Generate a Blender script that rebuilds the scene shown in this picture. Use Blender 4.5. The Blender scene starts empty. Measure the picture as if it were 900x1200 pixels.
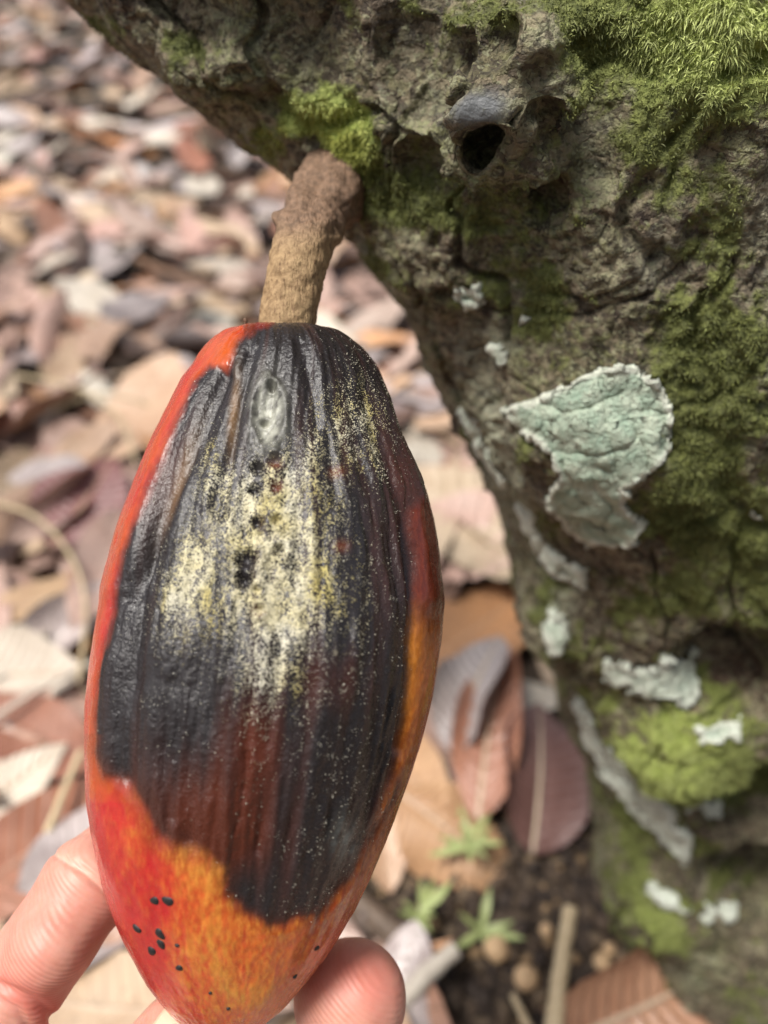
import bpy, math, random
import numpy as np
from mathutils import Vector, Matrix

random.seed(7)
RNG = np.random.default_rng(11)
scene = bpy.context.scene
COL = scene.collection

# ------------------------------------------------------------------ camera
CAM_H, PITCH, FPX = 0.55, math.radians(40), 942.0
cd = bpy.data.cameras.new('camera')
cam = bpy.data.objects.new('camera', cd)
COL.objects.link(cam)
cam.location = (0, 0, CAM_H)
cam.rotation_euler = (math.pi / 2 - PITCH, 0, 0)
cd.sensor_fit = 'VERTICAL'
cd.sensor_height = 36.0
cd.sensor_width = 27.0
cd.lens = FPX / 1200 * 36.0
cd.clip_start = 0.01
cd.clip_end = 500
cd.dof.use_dof = True
cd.dof.focus_distance = 0.192
cd.dof.aperture_fstop = 6.4
cd.dof.aperture_blades = 0
scene.camera = cam

# ------------------------------------------------------------------ sky, sun, exposure
SUN_EL, SUN_AZ = math.radians(68), math.radians(245)     # azimuth clockwise from +Y
world = bpy.data.worlds.new('World')
scene.world = world
world.use_nodes = True
wn, wl = world.node_tree.nodes, world.node_tree.links
bg = wn['Background']
sky = wn.new('ShaderNodeTexSky')
sky.sky_type = 'NISHITA'
sky.sun_disc = False
sky.sun_elevation = SUN_EL
sky.sun_rotation = SUN_AZ
sky.dust_density = 4.0
sky.air_density = 1.0
sky.ozone_density = 1.0
hsv = wn.new('ShaderNodeHueSaturation')          # thin bright cloud: a paler sky
hsv.inputs['Saturation'].default_value = 0.5
wl.new(sky.outputs[0], hsv.inputs['Color'])
wl.new(hsv.outputs[0], bg.inputs[0])
bg.inputs[1].default_value = 0.085
sd = bpy.data.lights.new('sun', 'SUN')
sd.energy = 2.4
sd.angle = math.radians(16)
sd.color = (1.0, 0.96, 0.9)
sun = bpy.data.objects.new('sun', sd)
COL.objects.link(sun)
sv = Vector((math.sin(SUN_AZ) * math.cos(SUN_EL), math.cos(SUN_AZ) * math.cos(SUN_EL), math.sin(SUN_EL)))
sun.rotation_euler = sv.to_track_quat('Z', 'Y').to_euler()
vs = scene.view_settings
vs.view_transform = 'Standard'
vs.look = 'None'
vs.exposure = 0.95
vs.gamma = 1.0
vs.use_curve_mapping = False

# ------------------------------------------------------------------ geometry helpers
CP = np.array([0, 0, CAM_H])
FW = np.array([0, math.cos(PITCH), -math.sin(PITCH)])
UP = np.array([0, math.sin(PITCH), math.cos(PITCH)])
RX = np.array([1.0, 0, 0])


def W(px, py, D):
    px, py, D = np.asarray(px, float), np.asarray(py, float), np.asarray(D, float)
    return CP + D[..., None] * ((px[..., None] - 450) / FPX * RX + (600 - py[..., None]) / FPX * UP + FW)


def G(px, py, z=0.0):
    d = (px - 450) / FPX * RX + (600 - py) / FPX * UP + FW
    return CP + d * ((CAM_H - z) / -d[2])


def proj(P):
    d = P - CP
    D = d @ FW
    Ds = np.where(np.abs(D) < 1e-6, 1e-6, D)
    return 450 + FPX * (d @ RX) / Ds, 600 - FPX * (d @ UP) / Ds, D


def sstep(a, b, x):
    t = np.clip((x - a) / (b - a), 0, 1)
    return t * t * (3 - 2 * t)


def _hash(ix, iy, iz, s):
    h = (ix.astype(np.int64) * 374761393 + iy.astype(np.int64) * 668265263 + iz.astype(np.int64) * 2147483647 + s * 974711)
    h = (h ^ (h >> 13)) * 1274126177
    h = h & 0x7fffffffffff
    h = (h ^ (h >> 16)) * 668265263
    h = (h ^ (h >> 15)) & 0xffffff
    return h / float(0xffffff)


def vnoise(P, scale=1.0, seed=0):
    """value noise, -1..1"""
    Q = P * scale + 17.3
    I = np.floor(Q).astype(np.int64)
    f = Q - I
    f = f * f * f * (f * (f * 6 - 15) + 10)
    r = 0
    for dx in (0, 1):
        wx = f[:, 0] if dx else 1 - f[:, 0]
        for dy in (0, 1):
            wy = f[:, 1] if dy else 1 - f[:, 1]
            for dz in (0, 1):
                wz = f[:, 2] if dz else 1 - f[:, 2]
                r = r + wx * wy * wz * _hash(I[:, 0] + dx, I[:, 1] + dy, I[:, 2] + dz, seed)
    return r * 2 - 1


def fbm(P, scale, octv=4, seed=0, gain=0.5, lac=2.03):
    r, a, t = 0, 1.0, 0
    for o in range(octv):
        r = r + a * vnoise(P, scale, seed + o * 13)
        t += a
        a *= gain
        scale *= lac
    return r / t


def worley(P, scale, seed=0):
    """F1, F2 and a random value of the nearest cell"""
    Q = P * scale + 31.7
    I = np.floor(Q).astype(np.int64)
    f1 = np.full(len(P), 9.0)
    f2 = np.full(len(P), 9.0)
    rv = np.zeros(len(P))
    for dx in (-1, 0, 1):
        for dy in (-1, 0, 1):
            for dz in (-1, 0, 1):
                c = I + np.array([dx, dy, dz])
                px = c[:, 0] + _hash(c[:, 0], c[:, 1], c[:, 2], seed)
                py = c[:, 1] + _hash(c[:, 0], c[:, 1], c[:, 2], seed + 1)
                pz = c[:, 2] + _hash(c[:, 0], c[:, 1], c[:, 2], seed + 2)
                d = np.sqrt((px - Q[:, 0]) ** 2 + (py - Q[:, 1]) ** 2 + (pz - Q[:, 2]) ** 2)
                new = d < f1
                f2 = np.where(new, f1, np.minimum(f2, d))
                rv = np.where(new, _hash(c[:, 0], c[:, 1], c[:, 2], seed + 3), rv)
                f1 = np.where(new, d, f1)
    return f1, f2, rv


def srgb(r, g, b):
    c = np.array([r, g, b], float) / 255
    return np.where(c <= 0.04045, c / 12.92, ((c + 0.055) / 1.055) ** 2.4)


def mesh_obj(name, V, Fq, mat=None, parent=None, smooth=True, attrs=None, uv=None):
    """one mesh object from arrays (quads or tris)"""
    me = bpy.data.meshes.new(name)
    V = np.asarray(V, np.float32)
    Fq = np.asarray(Fq, np.int32)
    k = Fq.shape[1]
    me.vertices.add(len(V))
    me.vertices.foreach_set('co', V.ravel())
    me.loops.add(Fq.size)
    me.loops.foreach_set('vertex_index', Fq.ravel())
    me.polygons.add(len(Fq))
    me.polygons.foreach_set('loop_start', np.arange(0, Fq.size, k, dtype=np.int32))
    me.polygons.foreach_set('loop_total', np.full(len(Fq), k, np.int32))
    me.update(calc_edges=True)
    me.validate()
    if smooth:
        me.polygons.foreach_set('use_smooth', np.ones(len(me.polygons), bool))
    for nm, arr in (attrs or {}).items():
        arr = np.asarray(arr, np.float32)
        if arr.ndim == 1:
            a = me.attributes.new(nm, 'FLOAT', 'POINT')
            a.data.foreach_set('value', arr)
        else:
            a = me.attributes.new(nm, 'FLOAT_COLOR', 'POINT')
            a.data.foreach_set('color', np.concatenate([arr, np.ones((len(arr), 1), np.float32)], 1).ravel())
    if uv is not None:
        l = me.uv_layers.new(name='UVMap')
        l.data.foreach_set('uv', np.asarray(uv, np.float32)[Fq.ravel()].ravel())
    if mat:
        me.materials.append(mat)
    o = bpy.data.objects.new(name, me)
    COL.objects.link(o)
    if parent:
        o.parent = parent
    return o


def tag(o, label=None, cat=None, group=None, kind=None):
    if label:
        o['label'] = label
    if cat:
        o['category'] = cat
    if group:
        o['group'] = group
    if kind:
        o['kind'] = kind
    return o


def empty(name, loc=(0, 0, 0)):
    o = bpy.data.objects.new(name, None)
    o.empty_display_size = 0.01
    COL.objects.link(o)
    o.location = loc
    return o


def surface_nets(fn, lo, hi, h):
    lo, hi = np.array(lo, float), np.array(hi, float)
    n = np.ceil((hi - lo) / h).astype(int) + 1
    B = 5
    nb = -(-n // B) + 1
    cg = [(lo[i] + h * B * np.arange(nb[i])).astype(np.float32) for i in range(3)]
    cp = np.stack(np.meshgrid(*cg, indexing='ij'), -1)
    cvv = fn(cp.reshape(-1, 3)).reshape(cp.shape[:3])
    V = np.repeat(np.repeat(np.repeat(cvv, B, 0), B, 1), B, 2)[:n[0], :n[1], :n[2]].astype(np.float32)
    near_ = np.nonzero((np.abs(V) < h * B * 2.2))
    for k in range(0, len(near_[0]), 400000):
        i3 = [q[k:k + 400000] for q in near_]
        P = np.stack([lo[q] + h * i3[q] for q in range(3)], 1).astype(np.float32)
        V[i3[0], i3[1], i3[2]] = fn(P)
    S = V < 0
    act = np.zeros(n - 1, bool)
    cs = [S[dx:n[0] - 1 + dx, dy:n[1] - 1 + dy, dz:n[2] - 1 + dz] for dx in (0, 1) for dy in (0, 1) for dz in (0, 1)]
    al = np.logical_and.reduce(cs)
    an = np.logical_or.reduce(cs)
    act = an & ~al
    idx = np.argwhere(act)
    vid = np.full(n - 1, -1, np.int64)
    vid[act] = np.arange(len(idx))
    corners = np.array([(a, b, c) for a in (0, 1) for b in (0, 1) for c in (0, 1)])
    cv = np.stack([V[idx[:, 0] + c[0], idx[:, 1] + c[1], idx[:, 2] + c[2]] for c in corners], 1)
    acc = np.zeros((len(idx), 3))
    cnt = np.zeros(len(idx))
    for a in range(8):
        for b in range(a + 1, 8):
            if np.abs(corners[a] - corners[b]).sum() == 1:
                va, vb = cv[:, a], cv[:, b]
                m = (va < 0) != (vb < 0)
                t = np.where(m, va / np.where(m, va - vb, 1), 0)
                p = corners[a] + t[:, None] * (corners[b] - corners[a])
                acc += np.where(m[:, None], p, 0)
                cnt += m
    verts = lo + h * (idx + acc / cnt[:, None])
    faces = []
    for ax in range(3):
        b, c = (ax + 1) % 3, (ax + 2) % 3
        sl0 = [slice(None)] * 3
        sl1 = [slice(None)] * 3
        sl0[ax] = slice(0, n[ax] - 1)
        sl1[ax] = slice(1, n[ax])
        s0, s1 = S[tuple(sl0)], S[tuple(sl1)]
        e = np.argwhere(s0 != s1)
        e = e[(e[:, b] > 0) & (e[:, c] > 0) & (e[:, b] < n[b] - 1) & (e[:, c] < n[c] - 1)]
        flip = s1[e[:, 0], e[:, 1], e[:, 2]]
        q = []
        for (ob, oc) in ((0, 0), (-1, 0), (-1, -1), (0, -1)):
            k = e.copy()
            k[:, b] += ob
            k[:, c] += oc
            q.append(vid[k[:, 0], k[:, 1], k[:, 2]])
        q = np.stack(q, 1)
        q[flip] = q[flip][:, ::-1]
        faces.append(q)
    return verts, np.concatenate(faces)


def subdiv(V, Fq):
    """linear split of quads into four"""
    nv = len(V)
    e = np.stack([Fq, np.roll(Fq, -1, 1)], 2).reshape(-1, 2)
    es = np.sort(e, 1)
    key = es[:, 0].astype(np.int64) * nv + es[:, 1]
    uk, inv = np.unique(key, return_inverse=True)
    ea, eb = uk // nv, uk % nv
    mid = (V[ea] + V[eb]) / 2
    cen = V[Fq].mean(1)
    V2 = np.concatenate([V, mid, cen])
    m = inv.reshape(-1, 4) + nv
    c = np.arange(len(Fq)) + nv + len(mid)
    out = [np.stack([Fq[:, i], m[:, i], c, m[:, (i - 1) % 4]], 1) for i in range(4)]
    return V2, np.concatenate(out)


def smin(a, b, k):
    h = np.clip(0.5 + 0.5 * (b - a) / k, 0, 1)
    return b + (a - b) * h - k * h * (1 - h)


def chain_sdf(P, pts, k=0.01):
    d = None
    for a, b in zip(pts[:-1], pts[1:]):
        A, B = np.array(a[:3], np.float32), np.array(b[:3], np.float32)
        ab = B - A
        t = np.clip((P - A) @ ab / (ab @ ab), 0, 1)
        q = np.sqrt(((P - A - t[:, None] * ab) ** 2).sum(1)) - (a[3] + (b[3] - a[3]) * t)
        d = q if d is None else smin(d, q, k)
    return d


def sphere_sdf(P, c, r, sc=(1, 1, 1)):
    Q = (P - np.asarray(c, np.float32)) / np.asarray(sc, np.float32)
    return (np.sqrt((Q ** 2).sum(1)) - r) * min(sc)


def sdf_grad(fn, P, e=0.0006):
    P = np.asarray(P, np.float32)
    g = np.zeros_like(P)
    for s in ((1, -1, -1), (-1, -1, 1), (-1, 1, -1), (1, 1, 1)):
        k = np.array(s, np.float32)
        g += k * fn(P + k * np.float32(e))[:, None]
    return g / (np.linalg.norm(g, axis=1, keepdims=True) + 1e-9)


def snap(fn, P, it=2):
    for _ in range(it):
        P = P - sdf_grad(fn, P) * fn(np.asarray(P, np.float32))[:, None] * 0.9
    return P


def vnormals(V, Fq):
    n = np.cross(V[Fq[:, 2]] - V[Fq[:, 0]], V[Fq[:, -1]] - V[Fq[:, 1]]) if Fq.shape[1] == 4 else np.cross(V[Fq[:, 1]] - V[Fq[:, 0]], V[Fq[:, 2]] - V[Fq[:, 0]])
    N = np.zeros_like(V)
    for i in range(Fq.shape[1]):
        np.add.at(N, Fq[:, i], n)
    return N / (np.linalg.norm(N, axis=1, keepdims=True) + 1e-12)


def poly_sd(px, py, poly):
    """signed distance to a polygon in the plane, negative inside"""
    poly = np.asarray(poly, float)
    d = np.full(px.shape, 1e9)
    ins = np.zeros(px.shape, bool)
    for i in range(len(poly)):
        a, b = poly[i], poly[(i + 1) % len(poly)]
        ab = b - a
        t = np.clip(((px - a[0]) * ab[0] + (py - a[1]) * ab[1]) / (ab @ ab), 0, 1)
        d = np.minimum(d, np.hypot(px - a[0] - t * ab[0], py - a[1] - t * ab[1]))
        c = ((a[1] > py) != (b[1] > py))
        xx = a[0] + (py - a[1]) / np.where(b[1] == a[1], 1e-9, b[1] - a[1]) * (b[0] - a[0])
        ins ^= c & (px < xx)
    return np.where(ins, -d, d)


def line_d(px, py, pts):
    pts = np.asarray(pts, float)
    d = np.full(px.shape, 1e9)
    for a, b in zip(pts[:-1], pts[1:]):
        ab = b - a
        t = np.clip(((px - a[0]) * ab[0] + (py - a[1]) * ab[1]) / (ab @ ab), 0, 1)
        d = np.minimum(d, np.hypot(px - a[0] - t * ab[0], py - a[1] - t * ab[1]))
    return d


def blob(px, py, cx, cy, rx, ry=None, ang=0.0):
    ry = ry or rx
    a = math.radians(ang)
    dx, dy = px - cx, py - cy
    u = (dx * math.cos(a) + dy * math.sin(a)) / rx
    v = (-dx * math.sin(a) + dy * math.cos(a)) / ry
    return np.exp(-(u * u + v * v))


def catmull(P, n):
    P = np.asarray(P, float)
    Q = np.concatenate([[2 * P[0] - P[1]], P, [2 * P[-1] - P[-2]]])
    t = np.linspace(0, len(P) - 1, n)
    i = np.minimum(t.astype(int), len(P) - 2)
    u = (t - i)[:, None]
    a, b, c, d = Q[i], Q[i + 1], Q[i + 2], Q[i + 3]
    return 0.5 * (2 * b + (c - a) * u + (2 * a - 5 * b + 4 * c - d) * u ** 2 + (3 * b - a - 3 * c + d) * u ** 3)


def tube(path, radii, ns=10, cap=True):
    path = np.asarray(path, float)
    n = len(path)
    T = np.gradient(path, axis=0)
    T /= np.linalg.norm(T, axis=1, keepdims=True)
    ref = np.array([0.31, 0.2, 0.93]) if abs(T[0][2]) < 0.8 else np.array([1.0, 0.1, 0.05])
    B = np.cross(T, ref)
    B /= np.linalg.norm(B, axis=1, keepdims=True)
    N = np.cross(B, T)
    th = np.linspace(0, 2 * np.pi, ns, endpoint=False)
    V = path[:, None] + np.asarray(radii)[:, None, None] * (np.cos(th)[None, :, None] * N[:, None] + np.sin(th)[None, :, None] * B[:, None])
    V = V.reshape(-1, 3)
    i = np.arange(n - 1)[:, None] * ns
    j = np.arange(ns)[None]
    Fq = np.stack([i + j, i + (j + 1) % ns, i + ns + (j + 1) % ns, i + ns + j], -1).reshape(-1, 4)
    if cap:
        a, b = len(V), len(V) + 1
        V = np.concatenate([V, path[:1], path[-1:]])
        jj = np.arange(0, ns, 2)
        Fq = np.concatenate([Fq, np.stack([np.full_like(jj, a), (jj + 2) % ns, jj + 1, jj], 1), np.stack([np.full_like(jj, b), (n - 1) * ns + jj, (n - 1) * ns + jj + 1, (n - 1) * ns + (jj + 2) % ns], 1)])
    return V, Fq


# ------------------------------------------------------------------ material helpers
class NT:
    def __init__(self, name):
        self.m = bpy.data.materials.new(name)
        self.m.use_nodes = True
        self.t = self.m.node_tree
        self.n, self.l = self.t.nodes, self.t.links
        self.b = self.n['Principled BSDF']

    def node(self, typ, inp=None, **kw):
        nd = self.n.new(typ)
        for k, v in kw.items():
            setattr(nd, k, v)
        for k, v in (inp or {}).items():
            self.put(nd.inputs[k], v)
        return nd

    def put(self, sock, v):
        if isinstance(v, bpy.types.NodeSocket):
            self.l.new(v, sock)
        elif isinstance(v, (np.ndarray, tuple, list)) and sock.type == 'RGBA':
            sock.default_value = (float(v[0]), float(v[1]), float(v[2]), 1)
        else:
            sock.default_value = v

    def noise(self, vec, scale, detail=4, rough=0.55, dist=0.0):
        return self.node('ShaderNodeTexNoise', {'Vector': vec, 'Scale': scale, 'Detail': detail, 'Roughness': rough, 'Distortion': dist}).outputs['Fac']

    def vor(self, vec, scale, feature='F1', out='Distance'):
        return self.node('ShaderNodeTexVoronoi', {'Vector': vec, 'Scale': scale}, feature=feature).outputs[out]

    def mapr(self, v, a, b, c=0.0, d=1.0):
        return self.node('ShaderNodeMapRange', {'Value': v, 'From Min': a, 'From Max': b, 'To Min': c, 'To Max': d}).outputs[0]

    def math(self, op, a, b=0.5, c=None):
        nd = self.node('ShaderNodeMath', operation=op)
        self.put(nd.inputs[0], a)
        self.put(nd.inputs[1], b)
        if c is not None:
            self.put(nd.inputs[2], c)
        return nd.outputs[0]

    def mix(self, f, a, b, mode='MIX'):
        nd = self.node('ShaderNodeMix', data_type='RGBA', blend_type=mode)
        self.put(nd.inputs[0], f)
        self.put(nd.inputs[6], a)
        self.put(nd.inputs[7], b)
        return nd.outputs[2]

    def attr(self, name, out='Fac'):
        return self.node('ShaderNodeAttribute', attribute_name=name).outputs[out]

    def obj(self):
        return self.node('ShaderNodeTexCoord').outputs['Object']

    def geo(self):
        return self.node('ShaderNodeNewGeometry').outputs['Position']

    def scale(self, vec, s, loc=(0, 0, 0)):
        nd = self.node('ShaderNodeMapping', {'Vector': vec})
        nd.inputs['Scale'].default_value = s
        nd.inputs['Location'].default_value = loc
        return nd.outputs[0]

    def bump(self, h, dist, strength=1.0, normal=None):
        nd = self.node('ShaderNodeBump', {'Height': h, 'Distance': dist, 'Strength': strength})
        if normal is not None:
            self.l.new(normal, nd.inputs['Normal'])
        return nd.outputs[0]

    def out(self, **kw):
        for k, v in kw.items():
            self.put(self.b.inputs[k.replace('_', ' ')], v)
        return self.m


# ================================================================== GROUND
def ground_mat():
    t = NT('soil')
    p = t.geo()
    n1 = t.noise(p, 9, 5, 0.6)
    n2 = t.noise(p, 120, 4, 0.65)
    v = t.vor(p, 160)
    c = t.mix(n1, srgb(46, 38, 32), srgb(84, 70, 58))
    c = t.mix(t.mapr(n2, 0.52, 0.72), c, srgb(104, 90, 76))
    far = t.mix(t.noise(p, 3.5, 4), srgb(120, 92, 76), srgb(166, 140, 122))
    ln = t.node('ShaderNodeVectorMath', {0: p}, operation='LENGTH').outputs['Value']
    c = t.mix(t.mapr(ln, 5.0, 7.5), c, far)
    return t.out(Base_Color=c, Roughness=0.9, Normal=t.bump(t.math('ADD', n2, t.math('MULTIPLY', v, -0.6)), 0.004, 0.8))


def ground_h(P):
    """height of the soil"""
    Q = np.stack([P[:, 0], P[:, 1], np.zeros(len(P))], 1)
    near = np.exp(-((Q[:, 0] ** 2 + (Q[:, 1] - 0.5) ** 2) / 4.0))
    h = 0.010 * vnoise(Q, 9, 5) + 0.005 * vnoise(Q, 31, 6)
    d = np.hypot(Q[:, 0] - 0.25, Q[:, 1] - 0.26)
    return near * h + 0.018 * np.exp(-(d / 0.16) ** 2) + 0.05 * (1 - near) * vnoise(Q, 0.6, 9)


ax_ = np.concatenate([-np.geomspace(90, 2.2, 14), np.linspace(-2, 2, 201), np.geomspace(2.2, 90, 14)])
gx, gy = np.meshgrid(ax_, ax_ + 0.9, indexing='ij')
gp = np.stack([gx.ravel(), gy.ravel(), np.zeros(gx.size)], 1)
gp[:, 2] = ground_h(gp)
ng = len(ax_)
ii, jj = np.meshgrid(np.arange(ng - 1), np.arange(ng - 1), indexing='ij')
gf = np.stack([ii * ng + jj, (ii + 1) * ng + jj, (ii + 1) * ng + jj + 1, ii * ng + jj + 1], -1).reshape(-1, 4)
tag(mesh_obj('ground', gp, gf, ground_mat()), 'dark crumbly soil under the fallen leaves and around the trunk', 'ground', kind='structure')

# ================================================================== TREE
TRUNK = [(.262, .245, -.06, .122), (.252, .25, .015, .101), (.225, .27, .1, .089), (.19, .284, .2, .087), (.155, .286, .3, .088),
         (.118, .292, .4, .089), (.108, .305, .5, .09), (.135, .335, .62, .084), (.18, .38, .80, .078), (.2, .42, 1.1, .07)]
LIMB = [(.09, .30, .43, .078), (.035, .305, .485, .066), (-.028, .307, .527, .056), (-.068, .322, .551, .052), (-.19, .36, .64, .05), (-.42, .44, .80, .045)]


def tree_base(P):
    return smin(chain_sdf(P, TRUNK, .03), chain_sdf(P, LIMB, .02), .035)


def hit(px, py, fn=tree_base):
    d = (px - 450) / FPX * RX + (600 - py) / FPX * UP + FW
    d = d / np.linalg.norm(d)
    t = 0.1
    for _ in range(120):
        p = (CP + d * t)[None]
        s = float(fn(p)[0])
        if s < 1e-5:
            break
        t += s * 0.8
    return CP + d * t


def at_trunk(px, py, off):
    """a point `off` metres outside the bark where the sight line meets it"""
    h = hit(px, py)
    n = sdf_grad(tree_base, h[None])[0]
    v = (CP - h) / np.linalg.norm(CP - h)
    return h + (n * .35 + v * .65) * off


ADD = [(at_trunk(600, 115, -.014), .026, .010), (at_trunk(622, 58, .011), .0110, .003), (at_trunk(664, 106, .008), .0098, .003),
       (at_trunk(558, 122, .015), .0110, .003), (at_trunk(596, 128, .015), .0095, .003), (at_trunk(542, 186, .009), .0080, .0025), (at_trunk(616, 186, .007), .0085, .0025), (at_trunk(586, 204, .006), .007, .003),
       (at_trunk(600, 30, -.002), .009, .006), (at_trunk(846, 92, -.002), .0075, .006), (at_trunk(838, 130, -.003), .006, .006),
       (at_trunk(480, 150, -.008), .013, .012), (at_trunk(720, 250, -.014), .018, .02), (at_trunk(500, 300, -.010), .016, .016),
       (at_trunk(240, 60, -.008), .014, .012), (at_trunk(655, 730, -.012), .022, .02), (at_trunk(800, 870, -.02), .03, .03),
       (at_trunk(760, 1040, -.02), .034, .03), (at_trunk(700, 500, -.02), .027, .03)]
SUB = [(at_trunk(588, 46, .020), .0058, .0015), (at_trunk(588, 50, .012), .0055, .0015), (at_trunk(580, 172, .022), .0066, .0015), (at_trunk(584, 168, .012), .0066, .0015), (at_trunk(644, 148, .016), .0060, .002), (at_trunk(641, 84, .020), .003, .002),
       (at_trunk(702, 150, .004), .0075, .004), (at_trunk(700, 200, .003), .006, .005), (at_trunk(640, 232, .003), .006, .005), (at_trunk(500, 200, .003), .007, .006), (at_trunk(520, 70, .004), .006, .005),
       (at_trunk(870, 806, .004), .028, .008), (at_trunk(702, 110, .004), .0065, .006), (at_trunk(690, 60, .003), .005, .006), (at_trunk(560, 440, .006), .008, .008), (at_trunk(520, 455, .004), .006, .006),
       (at_trunk(900, 950, .004), .034, .012), (at_trunk(905, 1060, .004), .036, .012), (at_trunk(352, 34, .004), .014, .008), (at_trunk(310, 20, .002), .012, .008), (at_trunk(215, 22, .002), .012, .008), (at_trunk(170, -10, .002), .010, .008), (at_trunk(856, 88, .007), .004, .003),
       (at_trunk(470, 60, .003), .007, .007), (at_trunk(500, 110, .004), .006, .005)]


RIDGE = [tuple(at_trunk(562, 212, .012)) + (.0045,), tuple(at_trunk(594, 186, .014)) + (.0038,), tuple(at_trunk(618, 150, .013)) + (.0055,)]


def tree_sdf(P):
    d = tree_base(P)
    for c, r, k in ADD:
        m = np.nonzero((np.abs(P - np.asarray(c, np.float32)) < r + 2.5 * k + .012).all(1))[0]
        d[m] = smin(d[m], sphere_sdf(P[m], c, r), k)
    for c, r, k in SUB:
        m = np.nonzero((np.abs(P - np.asarray(c, np.float32)) < r + 2.5 * k + .012).all(1))[0]
        d[m] = -smin(-d[m], sphere_sdf(P[m], c, r), k)
    q = chain_sdf(P, RIDGE, .002)
    return smin(d, q, .002)


tv, tf = surface_nets(tree_sdf, (-.47, .08, -.05), (.42, .56, 1.12), .003)
# the side that the photograph shows is refined
def faces_near_view(V, Fq, margin=60, facing=-0.15, y0=None):
    c = V[Fq].mean(1)
    px, py, D = proj(c)
    n = np.cross(V[Fq[:, 2]] - V[Fq[:, 0]], V[Fq[:, 3]] - V[Fq[:, 1]])
    n /= np.linalg.norm(n, axis=1, keepdims=True) + 1e-12
    v = CP - c
    v /= np.linalg.norm(v, axis=1, keepdims=True)
    return (px > -margin) & (px < 900 + margin) & (py > -margin) & (py < 1200 + margin) & (D > 0.05) & ((n * v).sum(1) > facing)


sel = faces_near_view(tv, tf, 90, -0.35)
coarse_f = tf[~sel]
tv = snap(tree_sdf, tv, 2)
fv, ff = tv, tf[sel]
for _ in range(2):
    fv, ff = subdiv(fv, ff)
used = np.unique(ff)
rem = np.full(len(fv), -1)
rem[used] = np.arange(len(used))
fv, ff = fv[used], rem[ff]
fv = snap(tree_sdf, fv, 1)
uc = np.unique(coarse_f)
rem = np.full(len(tv), -1)
rem[uc] = np.arange(len(uc))
cv_, cf_ = tv[uc], rem[coarse_f]


def bark_disp(P, N):
    # folds that run round the burl and across the leaning stem
    bc = hit(600, 115)
    rad = np.linalg.norm(P - bc, axis=1)
    warp = np.stack([fbm(P, 34, 3, 40 + i) for i in range(3)], 1) * 0.012
    Q = P + warp
    fold = np.stack([rad + warp[:, 0], Q[:, 0] * 0.22, Q[:, 2] * 0.22], 1)
    near = np.exp(-(rad / 0.12) ** 2)
    rid = (1 - np.abs(vnoise(fold, 120, 3))) ** 2.5
    st = np.stack([Q[:, 0] + Q[:, 2] * .35, Q[:, 1], Q[:, 2] * 0.5], 1)
    rid2 = (1 - np.abs(vnoise(st, 95, 8))) ** 2.5
    rough = sstep(-.35, .45, fbm(P, 20, 2, 77))
    d = 0.0036 * fbm(P, 26, 3, 1) - 0.0030 * rid * near - 0.0026 * rid2 * (1 - near * .6)
    f1, f2, rv = worley(np.stack([Q[:, 0], Q[:, 1], Q[:, 2] * .7], 1), 150, 5)
    cr = sstep(0.88, 0.985, 1 - np.abs(vnoise(np.stack([Q[:, 0] + Q[:, 2] * .3, Q[:, 1], Q[:, 2] * .4], 1), 36, 22)))
    d = d - 0.0036 * cr
    hf = (1 - np.abs(vnoise(Q, 330, 61))) ** 2
    fine = 0.0016 * fbm(P, 190, 4, 60, 0.62) - .0013 * hf * (.4 + .6 * rough) + (rv - .45) * 0.0030 * sstep(0.0, 0.10, f2 - f1) * (.35 + .65 * rough)
    return d + fine, fine


def moss_mask(P, px, py):
    m = 0.0 * px
    for b in [(358, 122, 36, 34, 0, 1.8), (408, 165, 28, 50, 0, 1.9), (125, 35, 42, 34, 0, 1.0), (212, 42, 20, 22, 0, .8), (315, 155, 40, 26, 40, 1.0),
              (430, 310, 26, 16, 40, 1.0), (840, 50, 150, 95, 0, 1.7), (700, 40, 70, 70, 0, 1.0), (485, 245, 60, 40, 0, .75), (540, 345, 30, 22, 0, .9), (640, 375, 60, 34, -10, .85),
              (850, 330, 70, 150, 0, .85), (845, 480, 90, 100, 0, 1.0), (860, 650, 70, 60, 0, .9), (740, 700, 50, 40, 0, .7), (880, 900, 50, 60, 0, .8), (720, 330, 60, 60, 0, .5), (780, 200, 80, 60, 0, .5), (820, 595, 60, 40, 0, 1.1), (808, 700, 46, 40, 0, 1.1), (895, 690, 26, 40, 0, 1.1),
              (690, 770, 40, 60, 0, .8), (775, 860, 70, 75, 0, 1.2), (850, 900, 60, 40, 0, .7), (735, 975, 30, 50, 0, .9), (765, 1085, 50, 50, 0, 1.0), (820, 1000, 40, 40, 0, .8),
              (620, 640, 30, 60, -25, .5), (720, 200, 60, 60, 0, .35), (590, 250, 70, 40, 0, .35), (650, 440, 60, 30, 0, .7), (560, 15, 70, 25, 0, .6)]:
        m = m + b[5] * blob(px, py, *b[:5])
    # beyond the picture the moss goes on at random
    back = (px < -40) | (px > 940) | (py < -40) | (py > 1240)
    m = np.where(back, 0.45, m)
    n = fbm(P, 42, 4, 90)
    n2 = fbm(P, 150, 3, 95)
    return np.clip(m * 0.75 + n * 0.95 + n2 * 0.6 - 0.22, 0, 1)


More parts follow.
